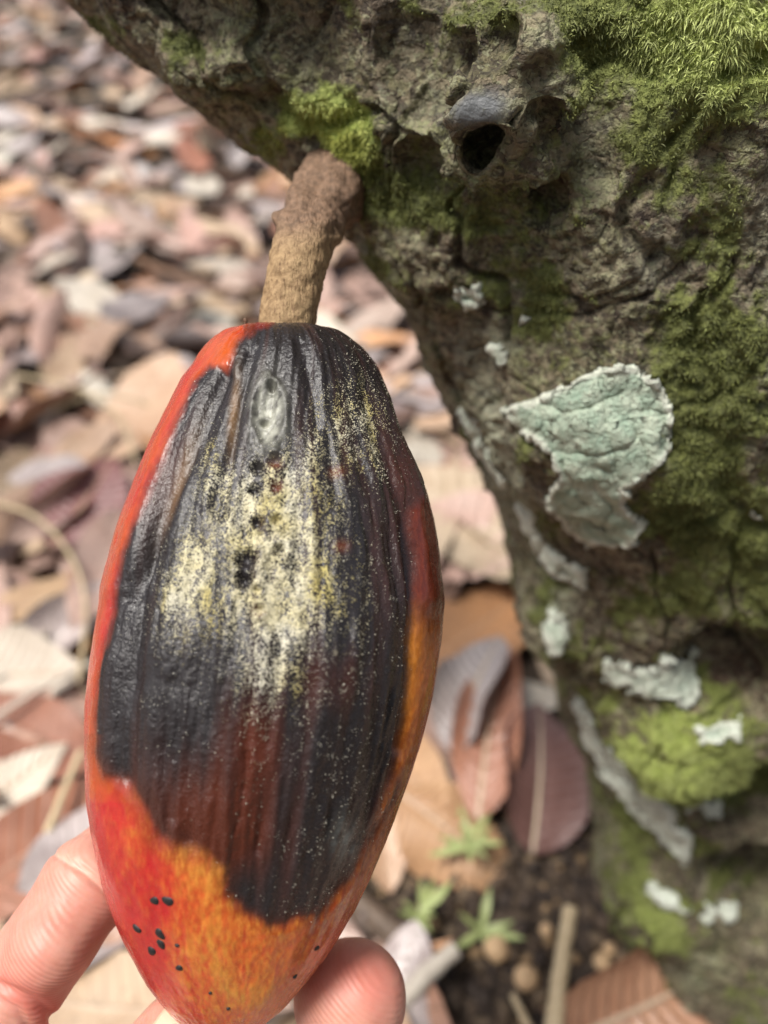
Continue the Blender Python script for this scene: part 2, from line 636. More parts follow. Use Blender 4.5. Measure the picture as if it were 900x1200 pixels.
def tree_attrs(P):
    px, py, D = proj(P)
    mo = moss_mask(P, px, py)
    pale = 0.75 * blob(px, py, 590, 560, 34, 110, -22) + 0.8 * blob(px, py, 650, 720, 26, 44) + .6 * blob(px, py, 440, 320, 26, 40, -40) + .45 * blob(px, py, 560, 400, 70, 40)
    pale = np.clip(pale + 0.55 * fbm(P, 38, 4, 140) + .25 * fbm(P, 120, 3, 141) - 0.1, 0, 1)
    grey = np.clip(1.6 * blob(px, py, 560, 128, 36, 22, -15) + 1.2 * blob(px, py, 376, 200, 16, 24) + .8 * blob(px, py, 380, 130, 30, 14) - .1, 0, 1)
    warm = np.clip(1.2 * blob(px, py, 850, 790, 60, 40) + .7 * blob(px, py, 830, 270, 60, 60) + .5 * blob(px, py, 400, 250, 60, 40) + .6 * fbm(P, 30, 3, 170) - .15, 0, 1)
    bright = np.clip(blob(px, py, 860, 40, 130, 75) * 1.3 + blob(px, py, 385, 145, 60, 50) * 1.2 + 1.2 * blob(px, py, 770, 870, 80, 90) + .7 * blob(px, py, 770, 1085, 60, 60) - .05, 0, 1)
    mo = mo * (1 - .85 * np.clip(1.4 * blob(px, py, 598, 118, 72, 88), 0, 1))
    return dict(moss=mo, pale=pale, grey=grey, warm=warm, bright=bright)


N0 = sdf_grad(tree_sdf, fv)
at_f = tree_attrs(fv)
dsp, dsp_fine = bark_disp(fv, N0)
f1, f2, rv = worley(fv, 420, 300)
burl = blob(*proj(fv)[:2], 600, 115, 85, 105)
dsp, dsp_fine = dsp * (1 - .55 * burl), dsp_fine * (1 - .4 * burl)
mossb = (1 - .8 * burl) * at_f['moss'] * (0.0010 + 0.0012 * (0.6 - f1))
dsp = dsp * (1 - .75 * at_f['grey']) + mossb
dsp_fine = dsp_fine * (1 - .75 * at_f['grey']) + mossb
fv = fv + N0 * dsp[:, None]
N1 = sdf_grad(tree_sdf, cv_)
at_c = tree_attrs(cv_)
cv_ = cv_ + N1 * bark_disp(cv_, N1)[0][:, None]


def bark_mat():
    t = NT('mossy_bark')
    p = t.geo()
    mo, pa, gr, wa, br = [t.attr(k) for k in ('moss', 'pale', 'grey', 'warm', 'bright')]
    n1 = t.noise(p, 60, 5, 0.6)
    n2 = t.noise(p, 380, 5, 0.65)
    n3 = t.noise(t.scale(p, (1, 1, .4)), 900, 3, 0.6)
    n4 = t.noise(p, 26, 4, .6)
    wv = t.node('ShaderNodeVectorMath', {0: p, 1: t.node('ShaderNodeVectorMath', {0: t.node('ShaderNodeTexNoise', {'Vector': p, 'Scale': 260, 'Detail': 3}).outputs['Color'], 1: (.004, .004, .004)}, operation='MULTIPLY').outputs[0]}, operation='ADD').outputs[0]
    wv = t.scale(wv, (1.0, .6, 1.5))
    wv.node.inputs['Rotation'].default_value = (.3, .7, .2)
    cell = t.node('ShaderNodeSeparateColor', {0: t.vor(wv, 330, 'F1', 'Color')})
    edge = t.vor(wv, 330, 'DISTANCE_TO_EDGE')
    cell2 = t.node('ShaderNodeSeparateColor', {0: t.vor(wv, 900, 'F1', 'Color')})
    c = t.mix(t.mapr(n2, .38, .62), srgb(58, 49, 40), srgb(122, 108, 88))
    c = t.mix(t.mapr(n1, .5, .62), c, t.mix(n2, srgb(132, 124, 100), srgb(176, 168, 140)))
    c = t.mix(t.math('MULTIPLY', wa, t.mapr(n2, .3, .6, .3, .9)), c, srgb(92, 60, 46))
    c = t.mix(t.mapr(n3, .58, .72), c, srgb(40, 33, 28))
    alg = t.mix(n2, srgb(76, 84, 44), srgb(144, 150, 96))
    c = t.mix(t.math('MULTIPLY', t.mapr(n4, .42, .62), t.mapr(n2, .35, .6, .15, .75)), c, alg)
    c = t.mix(t.mapr(cell.outputs[0], .62, .7), c, t.mix(.6, c, srgb(132, 118, 96)))
    c = t.mix(t.mapr(cell.outputs[1], .7, .76), c, t.mix(.6, c, srgb(54, 40, 32)))
    c = t.mix(t.mapr(cell2.outputs[0], .82, .9), c, t.mix(.55, c, srgb(150, 150, 118)))
    c = t.mix(t.mapr(cell2.outputs[1], .8, .9), c, t.mix(.6, c, srgb(38, 30, 26)))
    pal = t.mix(n2, srgb(150, 156, 128), srgb(196, 200, 178))
    c = t.mix(t.math('MULTIPLY', pa, t.mapr(n2, .3, .6)), c, pal)
    c = t.mix(gr, c, t.mix(n2, srgb(84, 86, 88), srgb(118, 120, 120)))
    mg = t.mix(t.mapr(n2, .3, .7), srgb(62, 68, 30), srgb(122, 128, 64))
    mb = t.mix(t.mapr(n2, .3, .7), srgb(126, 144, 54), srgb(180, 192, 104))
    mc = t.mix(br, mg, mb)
    fac = t.mapr(t.math('ADD', mo, t.math('MULTIPLY', t.math('SUBTRACT', n2, .5), .9)), .12, .42)
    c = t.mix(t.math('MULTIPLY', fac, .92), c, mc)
    h = t.math('ADD', t.math('ADD', n2, t.math('MULTIPLY', n3, .5)), t.math('ADD', t.math('MULTIPLY', cell.outputs[2], .14), t.math('MULTIPLY', t.mapr(edge, 0, .2), .10)))
    h = t.math('ADD', h, t.math('MULTIPLY', cell2.outputs[2], .25))
    h = t.math('MULTIPLY', h, t.mapr(gr, 0, 1, 1, .25))
    return t.out(Base_Color=c, Roughness=t.mix(gr, (.82, .82, .82), (.5, .5, .5)), Normal=t.bump(h, .0024, 1.0))


BARK = bark_mat()
tree = empty('cacao_tree', (.25, .25, 0))
tag(tree, 'mossy cacao tree with rough brown bark, a knotty burl and pale lichen patches', 'tree')
TV = np.concatenate([fv, cv_])
TF = np.concatenate([ff, cf_ + len(fv)])
TA = {k: np.concatenate([at_f[k], at_c[k]]) for k in at_f}
off_tree = np.array([.25, .25, 0])
mesh_obj('trunk', TV - off_tree, TF, BARK, tree, attrs=TA)
FN = vnormals(fv, ff)

# tufts of moss: short blades on the mossy bark
def moss_tufts():
    px, py, D = proj(fv)
    vis = ((FN * (CP - fv)).sum(1) > -0.02)
    w = np.clip(at_f['moss'] - .12, 0, 1) ** 1.2 * vis * (D > .1)
    area_bias = np.ones(len(w))
    w = w * area_bias
    n = 150000
    idx = RNG.choice(len(fv), n, p=w / w.sum())
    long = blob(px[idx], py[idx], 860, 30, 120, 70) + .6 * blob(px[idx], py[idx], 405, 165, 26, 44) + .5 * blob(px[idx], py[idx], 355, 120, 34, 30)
    base = fv[idx] + RNG.normal(0, .0005, (n, 3)) - FN[idx] * .0003
    L = RNG.uniform(.0004, .0012, n) * (0.6 + .7 * at_f['moss'][idx]) * (1 + 1.1 * long)
    d = FN[idx] + RNG.normal(0, .55, (n, 3)) + np.array([0, 0, -.25]) * (1 + 2 * long)[:, None]
    d /= np.linalg.norm(d, axis=1, keepdims=True)
    s = np.cross(d, RNG.normal(0, 1, (n, 3)))
    s /= np.linalg.norm(s, axis=1, keepdims=True)
    wd = RNG.uniform(.00008, .00020, n)[:, None]
    mid = base + d * L[:, None] * .55
    d2 = d + np.array([0, 0, -.35])
    tip = mid + d2 * L[:, None] * .5
    V = np.stack([base - s * wd, base + s * wd, mid + s * wd * .8, mid - s * wd * .8, tip], 1).reshape(-1, 3)
    k = np.arange(n)[:, None] * 5
    T = np.concatenate([k + [0, 1, 2], k + [0, 2, 3], k + [3, 2, 4]])
    br = np.clip(at_f['bright'][idx] + RNG.normal(0, .12, n), 0, 1)
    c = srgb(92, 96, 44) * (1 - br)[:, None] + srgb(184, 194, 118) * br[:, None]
    c = c * RNG.uniform(.55, 1.3, (n, 1))
    yel = (blob(px[idx], py[idx], 400, 165, 40, 55) + blob(px[idx], py[idx], 315, 155, 45, 30))[:, None]
    c = c * (1 - .5 * yel) + srgb(168, 170, 46) * .5 * yel
    t = NT('moss')
    m = t.out(Base_Color=t.attr('tint', 'Color'), Roughness=.7)
    m.node_tree.nodes['Principled BSDF'].inputs['Subsurface Weight'].default_value = 0
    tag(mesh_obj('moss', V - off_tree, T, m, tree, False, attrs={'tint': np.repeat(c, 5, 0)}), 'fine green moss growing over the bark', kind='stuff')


moss_tufts()


# lichen: thin lobed crusts lying on the bark
def lichen_mat():
    t = NT('lichen_crust')
    p = t.geo()
    n = t.noise(p, 160, 5, .6)
    n2 = t.noise(p, 700, 4, .6)
    c = t.mix(t.mapr(n, .35, .65), srgb(160, 182, 160), srgb(196, 206, 184))
    c = t.mix(t.math('MULTIPLY', t.attr('rim'), .85), c, srgb(222, 224, 208))
    c = t.mix(t.mapr(n2, .62, .72), c, srgb(150, 140, 122))
    c = t.mix(t.mapr(t.attr('white'), 0, 1), c, t.mix(t.mapr(n2, .4, .6), srgb(212, 220, 202), srgb(232, 236, 224)))
    return t.out(Base_Color=c, Roughness=.9, Normal=t.bump(t.math('ADD', n, t.math('MULTIPLY', n2, 1.6)), .0016, 1.0))


LICH = lichen_mat()
FPX_, FPY_, FD_ = proj(fv)
fac_front = (FN * (CP - fv)).sum(1) > -.01


def lichen(poly, thick, white, rough, label):
    pl = np.asarray(poly, float)
    m = (FPX_ > pl[:, 0].min() - 30) & (FPX_ < pl[:, 0].max() + 30) & (FPY_ > pl[:, 1].min() - 30) & (FPY_ < pl[:, 1].max() + 30) & fac_front
    ids = np.nonzero(m)[0]
    sdv = poly_sd(FPX_[ids], FPY_[ids], poly)
    P = fv[ids]
    f1, f2, rv = worley(P, 260, 400)
    sdv = sdv + rough * (fbm(P, 110, 3, 210) * 16 + (f1 - .45) * 12)
    inside = np.full(len(fv), False)
    inside[ids] = sdv < 0
    sall = np.zeros(len(fv))
    sall[ids] = sdv
    keep = inside[ff].all(1)
    F_ = ff[keep]
    if len(F_) < 20:
        return
    # keep the largest connected piece
    lab = np.arange(len(fv))
    while True:
        mn = lab[F_].min(1)
        new = lab.copy()
        for q in range(4):
            np.minimum.at(new, F_[:, q], mn)
        new = new[new]
        if (new == lab).all():
            break
        lab = new
    fl = lab[F_[:, 0]]
    vals, cnt = np.unique(fl, return_counts=True)
    F_ = F_[fl == vals[cnt.argmax()]]
    u = np.unique(F_)
    r = np.full(len(fv), -1)
    r[u] = np.arange(len(u))
    s = -sall[u]
    bmp = (f1[np.searchsorted(ids, u)])
    nz = fbm(fv[u], 220, 3, 215)
    lift = thick * (sstep(0, 5, s) * 1.0 + .35 * sstep(0, 4, s) * (1 - sstep(5, 14, s))) + sstep(0, 5, s) * (0.0007 * nz + .00025 * (.5 - bmp)) - .0002
    V = fv[u] + FN[u] * lift[:, None] - N0[u] * (dsp_fine[u] * .8 * sstep(2, 14, s) - .0006 * sstep(0, 8, s))[:, None]
    rim = sstep(0, 3, s) * (1 - sstep(6, 14, s))
    tag(mesh_obj('lichen_patch', V - off_tree, r[F_], LICH, tree, attrs={'rim': rim, 'white': np.full(len(u), white)}), label)


lichen([(590, 480), (640, 458), (700, 430), (740, 420), (775, 438), (792, 475), (788, 522), (770, 556), (738, 572), (745, 600), (762, 612), (745, 636), (720, 642),
        (690, 640), (662, 620), (638, 585), (652, 556), (640, 528), (600, 497)], .0016, 0.0, .55, 'large pale green lichen patch with a lobed rim')
lichen([(713, 762), (748, 772), (768, 760), (776, 752), (790, 768), (802, 762), (816, 768), (820, 800), (806, 838), (780, 826), (740, 806), (712, 790)], .0022, .5, 1.1, 'ragged white lichen patch')
lichen([(672, 798), (692, 794), (706, 832), (742, 890), (792, 948), (812, 985), (806, 1012), (785, 996), (748, 962), (708, 912), (688, 862), (674, 832)], .0022, .8, .6, 'long white streak of lichen')
lichen([(798, 910), (818, 934), (848, 938), (842, 957), (810, 952), (793, 935)], .0018, .8, .7, None)
lichen([(758, 1028), (786, 1044), (812, 1064), (806, 1078), (776, 1062), (758, 1046)], .002, .8, .6, None)
lichen([(824, 1058), (862, 1060), (858, 1082), (824, 1080)], .002, .6, .7, None)
lichen([(812, 852), (866, 842), (870, 866), (825, 870)], .0016, .3, .8, None)
lichen([(527, 462), (548, 470), (578, 512), (604, 560), (592, 582), (564, 540), (542, 500)], .0012, .35, .45, None)
lichen([(598, 580), (618, 590), (640, 634), (664, 650), (694, 668), (686, 692), (650, 676), (622, 640)], .0012, .35, .45, None)
lichen([(408, 292), (424, 300), (450, 340), (470, 372), (458, 378), (430, 345)], .001, .3, .5, None)
lichen([(634, 705), (660, 700), (668, 740), (655, 770), (640, 742)], .0014, .2, .9, None)
lichen([(532, 338), (560, 332), (568, 352), (545, 364)], .001, .1, 1.0, None)
lichen([(868, 600), (888, 592), (892, 606), (872, 612)], .0012, .5, .8, None)
lichen([(545, 420), (585, 410), (596, 428), (560, 440)], .001, .2, 1.2, None)
lichen([(606, 370), (622, 366), (626, 378), (610, 380)], .001, .6, .8, None)

# upper boughs and leaves of the tree, above the picture, and added leaves that block low sky light
def crown_and_sky_blocker():
    t = NT('green_leaf')
    m = t.out(Base_Color=t.mix(t.noise(t.geo(), 4), srgb(52, 78, 34), srgb(86, 112, 48)), Roughness=.45)
    paths = [([(.2, .42, 1.08), (.24, .5, 1.5), (.2, .6, 2.0), (.3, .7, 2.6)], .066, .02), ([(.2, .42, 1.08), (.5, .6, 1.6), (.9, .9, 2.1), (1.3, 1.1, 2.4)], .05, .015),
             ([(-.41, .437, .79), (-.8, .6, 1.15), (-1.0, 1.0, 1.9), (-.9, 1.5, 2.6)], .044, .014), ([(.24, .5, 1.5), (.4, .9, 2.0), (.5, 1.4, 2.5)], .04, .014)]
    paths.append(([(.24, .5, 1.5), (.6, .2, 2.0), (.7, -.7, 2.1), (.1, -1.5, 1.6), (-.6, -1.6, 1.2)], .04, .014))  # unseen arm added behind the camera, goes with the light-blocking leaves
    VV, FF, nn = [], [], 0
    ends = []
    for pts, r0, r1 in paths:
        c = catmull(pts, 24)
        v, f = tube(c, np.linspace(r0, r1, 24), 12)
        VV.append(v); FF.append(f + nn); nn += len(v)
        ends += list(c[14:]) if pts[0][0] > 0 else []
    V, F_ = np.concatenate(VV), np.concatenate(FF)
    V = V + vnormals(V, F_) * (fbm(V, 20, 3, 500) * .006)[:, None]
    mesh_obj('bough_and_added_arm', V - off_tree, F_, BARK, tree, attrs={k: np.full(len(V), .25) for k in at_f})
    ends = np.array(ends)
    n = 850
    b = ends[RNG.integers(0, len(ends), n)] + RNG.normal(0, .38, (n, 3)) * np.array([1, 1, .6])
    b[:, 2] = np.maximum(b[:, 2], 1.45)
    b = b[b[:, 0] > .12 * (b[:, 2] - .5)]
    # unseen leaves added behind the camera to darken the low sky there
    b = np.concatenate([b, np.stack([RNG.uniform(-1.3, 1.5, 900), RNG.uniform(-1.9, -1.0, 900), RNG.uniform(.35, 1.75, 900)], 1)])
    n = len(b)
    L = RNG.uniform(.16, .3, n)[:, None]
    a = RNG.uniform(0, 2 * np.pi, n)
    d = np.stack([np.cos(a), np.sin(a), RNG.uniform(-1.0, -.1, n)], 1)
    d /= np.linalg.norm(d, axis=1, keepdims=True)
    s = np.cross(d, np.array([0, 0, 1.0]) + RNG.normal(0, .3, (n, 3)))
    s /= np.linalg.norm(s, axis=1, keepdims=True)
    pts = [b]
    for k, wdt in ((.25, .16), (.6, .19), (.85, .1)):
        dr = np.array([0, 0, -.25 * k * k])
        pts += [b + (d * k + dr) * L - s * L * wdt, b + (d * k + dr) * L + s * L * wdt]
    pts.append(b + (d + np.array([0, 0, -.25])) * L)
    V = np.stack(pts, 1).reshape(-1, 3)
    k = np.arange(n)[:, None] * 8
    T = np.concatenate([k + q for q in ([0, 2, 1], [1, 2, 3], [2, 4, 3], [3, 4, 5], [4, 6, 5], [5, 6, 7])])
    tag(mesh_obj('crown_and_sky_blocker', V - off_tree, T, m, tree), kind='stuff')  # real crown leaves together with the added sky-blocking ones


CROWN_AND_BLOCKER = True
if CROWN_AND_BLOCKER:
    crown_and_sky_blocker()

# ================================================================== CACAO POD
podL = [(300, 389), (272, 392), (250, 401), (228, 428), (205, 472), (183, 515), (164, 560), (147, 605), (134, 652), (123, 700), (114, 755), (108, 810), (107, 860), (109, 915), (117, 970), (130, 1025), (149, 1078), (176, 1132), (205, 1172), (236, 1196), (262, 1206)]
podR = [(352, 386), (384, 386), (414, 396), (440, 420), (456, 452), (468, 490), (482, 528), (497, 566), (508, 610), (516, 655), (522, 700), (520, 748), (512, 800), (500, 850), (483, 905), (461, 965), (434, 1028), (404, 1082), (370, 1130), (330, 1176), (290, 1204)]
NS, NTH = 620, 520
cl, cr = catmull(podL, NS), catmull(podR, NS)
s01 = np.linspace(0, 1, NS)
# close the two ends
top_c, bot_c = (cl[0] + cr[0]) / 2, (cl[-1] + cr[-1]) / 2 + np.array([0, 2])
podD = np.interp(s01, [0, .15, .5, 1], [.2125, .209, .205, .2])
cc = (cl + cr) / 2
hv = (cr - cl) / 2
endt = np.clip(np.minimum(s01 / .012, (1 - s01) / .02), 0, 1)
th = np.linspace(0, 2 * np.pi, NTH, endpoint=False)
TH, SS = np.meshgrid(th, s01)
hwm = np.linalg.norm(hv, axis=1)
rib = 0.012 * np.cos(5 * TH + .6) * np.sin(np.pi * SS) ** .6 + .006 * np.cos(10 * TH + 1.0) * np.sin(np.pi * SS) ** .6
side = np.abs(np.cos(TH)) ** 6
rib = rib * (1 - side)
C3 = W(cc[:, 0], cc[:, 1], podD)
Hx = (hv[:, 0] / FPX * podD * .985)[:, None] * RX + (-hv[:, 1] / FPX * podD * .985)[:, None] * UP
Hd = -FW[None] * (hwm / FPX * podD * .93)[:, None]
rr = (1 + rib) * np.sqrt(1 - (1 - endt[:, None]) ** 2)
PV = C3[:, None] + rr[..., None] * (np.cos(TH)[..., None] * Hx[:, None] + np.sin(TH)[..., None] * Hd[:, None])
PV = PV.reshape(-1, 3)
i_, j_ = np.meshgrid(np.arange(NS - 1), np.arange(NTH), indexing='ij')
PF = np.stack([i_ * NTH + j_, i_ * NTH + (j_ + 1) % NTH, (i_ + 1) * NTH + (j_ + 1) % NTH, (i_ + 1) * NTH + j_], -1).reshape(-1, 4)
qx, qy, qd = proj(PV)
front = sstep(-.25, .1, np.sin(TH).ravel())
thf, ssf = TH.ravel(), SS.ravel()
# surface coordinates: round the pod and along it
Q3 = np.stack([np.cos(thf) * 1.0, np.sin(thf) * 1.0, ssf * 3.4], 1)
Qs = Q3 * np.array([1, 1, .13])                 # stretched along the pod
LES = [(280, 404), (298, 384), (345, 368), (404, 370), (446, 396), (470, 440), (490, 500), (500, 555), (482, 600), (487, 680), (486, 760), (478, 850), (462, 920), (440, 985), (412, 1035), (375, 1072),
       (330, 1086), (290, 1076), (264, 1052), (261, 1024), (240, 1012), (205, 998), (178, 984), (163, 950), (148, 924), (126, 906), (112, 880), (113, 840), (123, 775), (137, 700), (160, 620), (190, 545), (215, 490), (232, 450), (246, 430), (262, 436), (272, 430)]
nz_b = fbm(Q3, 6, 4, 700)
nz_s = fbm(Qs, 14, 3, 710)
nz_f = fbm(Q3, 30, 3, 720)
sdl = poly_sd(qx, qy, LES) - 4 + 9 * fbm(Q3, 4.5, 3, 701) + 1.5 * nz_f
soft = blob(qx, qy, 215, 985, 75, 60)
les = (1 - sstep(-6 - 16 * soft, 5 + 4 * soft, sdl)) * front
# browner, half-rotten skin inside the lesion near its lower left edge and on the right flank
brown = np.clip(1.1 * blob(qx, qy, 232, 960, 70, 60) + 1.0 * blob(qx, qy, 292, 875, 34, 60) + .8 * blob(qx, qy, 275, 990, 40, 40) + .5 * blob(qx, qy, 470, 600, 26, 120)
                + .5 * blob(qx, qy, 395, 800, 40, 40) + .5 * blob(qx, qy, 190, 560, 18, 60, 20) + .35 * nz_s, 0, 1)
# sunken folds
gl = line_d(qx, qy, [(263, 440), (240, 500), (205, 570), (178, 640), (150, 700)])
gr_ = line_d(qx, qy, [(428, 455), (440, 500), (462, 545), (476, 600), (488, 690), (486, 790), (474, 880)])
gm = line_d(qx, qy, [(292, 410), (280, 470), (272, 520), (255, 600)])
gm2 = line_d(qx, qy, [(352, 400), (366, 450), (372, 500)])
gm3 = line_d(qx, qy, [(195, 800), (188, 880), (200, 960)])
gm4 = line_d(qx, qy, [(345, 800), (335, 900), (300, 1000)])
Qw = Q3 * np.array([1, 1, .22])
wr = les * (np.clip(hwm / 190, 0, 1) ** 1.6)[np.repeat(np.arange(NS), NTH)] * (0.0020 * fbm(Qw, 5.5, 2, 731) + .0010 * fbm(Qw, 15, 2, 732) + .0003 * fbm(Qw, 45, 2, 730) + .00012 * nz_f)
dz = wr - .0005 * les
dz = dz - front * (.0017 * np.exp(-(gl / 9) ** 2) + .0015 * np.exp(-(gr_ / 8) ** 2) + .0011 * np.exp(-(gm / 8) ** 2) + .0010 * np.exp(-(gm2 / 8) ** 2) + .0006 * np.exp(-(gm3 / 7) ** 2) + .0006 * np.exp(-(gm4 / 10) ** 2))
dz = dz + front * (.0010 * np.exp(-((line_d(qx, qy, [(455, 470), (475, 540), (497, 610), (505, 700)])) / 16) ** 2) + .0012 * np.exp(-((line_d(qx, qy, [(225, 450), (190, 530), (160, 610), (138, 690)])) / 15) ** 2))
dz = dz + (1 - les) * .00006 * nz_f + .0004 * nz_b
# scar with two holes and a column of small pits
scar = blob(qx, qy, 314, 482, 17, 36) * front
dz = dz - .0011 * scar + .0007 * np.exp(-((np.hypot((qx - 314) / 20, (qy - 482) / 40) - 1) / .2) ** 2) * front
for hx, hy, hr in ((318, 450, 6), (309, 492, 5.5), (300, 545, 8), (322, 540, 9), (296, 570, 7), (322, 572, 9), (300, 612, 8), (325, 610, 7), (288, 655, 14), (285, 678, 11), (328, 645, 8), (305, 715, 7), (302, 692, 6)):
    r_ = np.hypot(qx - hx, qy - hy) / hr
    dz = dz + front * (-.0016 * np.exp(-r_ ** 2 * 1.6) + .0006 * np.exp(-((r_ - 1.3) / .4) ** 2))
ck = line_d(qx, qy, [(286, 885), (288, 910), (282, 935), (280, 960), (272, 985), (268, 1012), (264, 1040)]) + nz_f * 2
dz = dz - .0005 * np.exp(-(ck / 2.2) ** 2) * front
# dimple round the stalk
dz = dz - .002 * blob(qx, qy, 338, 392, 46, 10) * 0
PN = vnormals(PV, PF)
PV = PV + PN * dz[:, None]
# colour of the skin (pigment)
red, orange, yellow = srgb(172, 36, 38), srgb(204, 102, 44), srgb(210, 156, 66)
deep = srgb(150, 34, 34)
mixo = np.clip(sstep(-.2, .65, (qx - (138 + (qy - 900) * .25)) / 160 + .3 * nz_b + .2 * nz_f) * sstep(860, 960, qy + 30 * nz_b), 0, 1)
right = sstep(430, 480, qx) * (1 - sstep(1020, 1100, qy))
col = red[None] * (1 - mixo)[:, None] + orange[None] * mixo[:, None]
ye = np.clip(.8 * blob(qx, qy, 265, 1010, 50, 40) + .5 * blob(qx, qy, 245, 1110, 50, 60) + .55 * blob(qx, qy, 290, 1170, 60, 30) + .5 * nz_f + .3 * nz_b - .2, 0, 1) * mixo
col = col * (1 - ye)[:, None] + yellow * ye[:, None]
# the red flank shades to orange inside
inner = np.clip(sstep(0, 1, 1 - np.abs(sdl) / 45) * (qy < 940) * (qx < 300) * (.75 + 1.1 * nz_b + .5 * nz_f), 0, 1)
col = col * (1 - .75 * inner)[:, None] + srgb(178, 78, 34) * (.75 * inner)[:, None]
# right flank: brown red above, ochre in the middle, red edge below
rt = right[:, None]
rc_top, rc_mid = srgb(80, 34, 22), srgb(186, 116, 32)
w_mid = sstep(690, 790, qy + 20 * nz_b)[:, None]
rcol = rc_top * (1 - w_mid) + rc_mid * w_mid
edge = sstep(.80, .985, np.cos(thf))[:, None] * (.25 + .75 * w_mid)
rcol = rcol * (1 - edge * .75) + srgb(176, 52, 30) * edge * .75
col = col * (1 - rt) + rcol * rt
rspk = (np.clip(sstep(.05, .45, fbm(Q3 * np.array([1, 1, .5]), 30, 4, 746)) * .55, 0, 1) * mixo * (1 - right))[:, None]
col = col * (1 - rspk) + srgb(196, 62, 46) * rspk
lowr = (blob(qx, qy, 400, 1090, 40, 90, 35) * .6)[:, None]
col = col * (1 - lowr) + srgb(190, 62, 44) * lowr
burn = (np.clip(1 - (qy - 384) / 16, 0, 1) * (qx > 285))[:, None] * .7
col = col * (1 - burn) + srgb(92, 36, 22) * burn
topo = (blob(qx, qy, 262, 412, 22, 24) + .7 * blob(qx, qy, 372, 398, 18, 22))[:, None]
col = col * (1 - np.clip(topo, 0, 1)) + srgb(176, 78, 32) * np.clip(topo, 0, 1)
mott = np.clip(.5 + .9 * fbm(Q3, 46, 3, 740), 0, 1)[:, None]
col = col * (.86 + .2 * mott)
col = col * (1 - .22 * (1 - mott) * mixo[:, None]) 
bk = (1 - front)[:, None]
back_col = red * .8 * (1 - mott * .5) + orange * mott * .5
col = col * (1 - bk) + back_col * bk
# lesion pigment
lc = srgb(37, 33, 34) * (1 - brown)[:, None] + srgb(76, 36, 24) * brown[:, None]
lc = lc * (1 + .25 * nz_s[:, None])
col = col * (1 - les)[:, None] + lc * les[:, None]
halo = np.exp(-((sdl - 2) / 9) ** 2) * front * (qy > 860)
col = col * (1 - .5 * halo)[:, None] + srgb(120, 52, 22) * (.5 * halo)[:, None]
# powdery spores
streak = .68 + .55 * fbm(Q3 * np.array([1, 1, .3]), 20, 4, 760)
sp = 1.1 * blob(qx, qy, 330, 700, 95, 70) + .9 * blob(qx, qy, 215, 690, 26, 75, 12) + .8 * blob(qx, qy, 305, 600, 70, 75) + .75 * blob(qx, qy, 410, 490, 48, 62) + .55 * blob(qx, qy, 330, 790, 60, 50) \
    + .6 * blob(qx, qy, 247, 540, 14, 40) + .3 * blob(qx, qy, 320, 540, 90, 60) + .22 * blob(qx, qy, 300, 840, 60, 60) + .45 * blob(qx, qy, 440, 520, 12, 60, -8) + .3 * blob(qx, qy, 370, 620, 50, 60)
sp = np.clip(sp * np.clip(streak, 0, 1.4), 0, .9) * les * (.86 + .5 * fbm(Q3, 34, 3, 765))
for hx, hy, hr in ((300, 545, 7), (296, 570, 7), (288, 658, 15), (285, 680, 11), (322, 572, 7), (300, 612, 7)):
    sp = sp * (1 - .9 * np.exp(-(np.hypot(qx - hx, qy - hy) / hr) ** 2))
sp = sp * (1 - .8 * np.clip(blob(qx, qy, 316, 470, 30, 50) * 1.5, 0, 1))
sparse = .6 * (.07 * blob(qx, qy, 330, 800, 150, 200) + .16 * blob(qx, qy, 400, 930, 60, 110) + .10 * blob(qx, qy, 330, 1020, 60, 60) + .07 * blob(qx, qy, 200, 760, 60, 120) + .08 * blob(qx, qy, 470, 560, 20, 120))
ptint = np.clip(.5 + .9 * fbm(Q3, 7, 3, 780) + .5 * blob(qx, qy, 390, 720, 60, 50) - .5 * blob(qx, qy, 330, 770, 60, 40), 0, 1)[:, None]
powder = srgb(200, 195, 176) * (1 - ptint) + srgb(188, 174, 108) * ptint
scw = np.clip(1.3 * scar * (.6 + .8 * nz_f), 0, 1)[:, None]
col = col * (1 - scw) + srgb(176, 176, 162) * scw
grey2 = (np.clip(blob(qx, qy, 406, 985, 12, 22) * 1.1 * (.7 + nz_f), 0, 1) * .8)[:, None]
col = col * (1 - grey2) + srgb(140, 146, 140) * grey2
rust = np.clip(sum(blob(qx, qy, a, b, 8, 7) for a, b in ((322, 545), (305, 716), (395, 552), (325, 570), (400, 640))), 0, 1)[:, None] * .9
col = col * (1 - rust) + srgb(96, 48, 26) * rust
tan_ = np.clip(blob(qx, qy, 271, 480, 5, 46, 5) * .8 + blob(qx, qy, 205, 560, 6, 60, 22) * .6, 0, 1)[:, None]
col = col * (1 - tan_) + srgb(120, 92, 62) * tan_


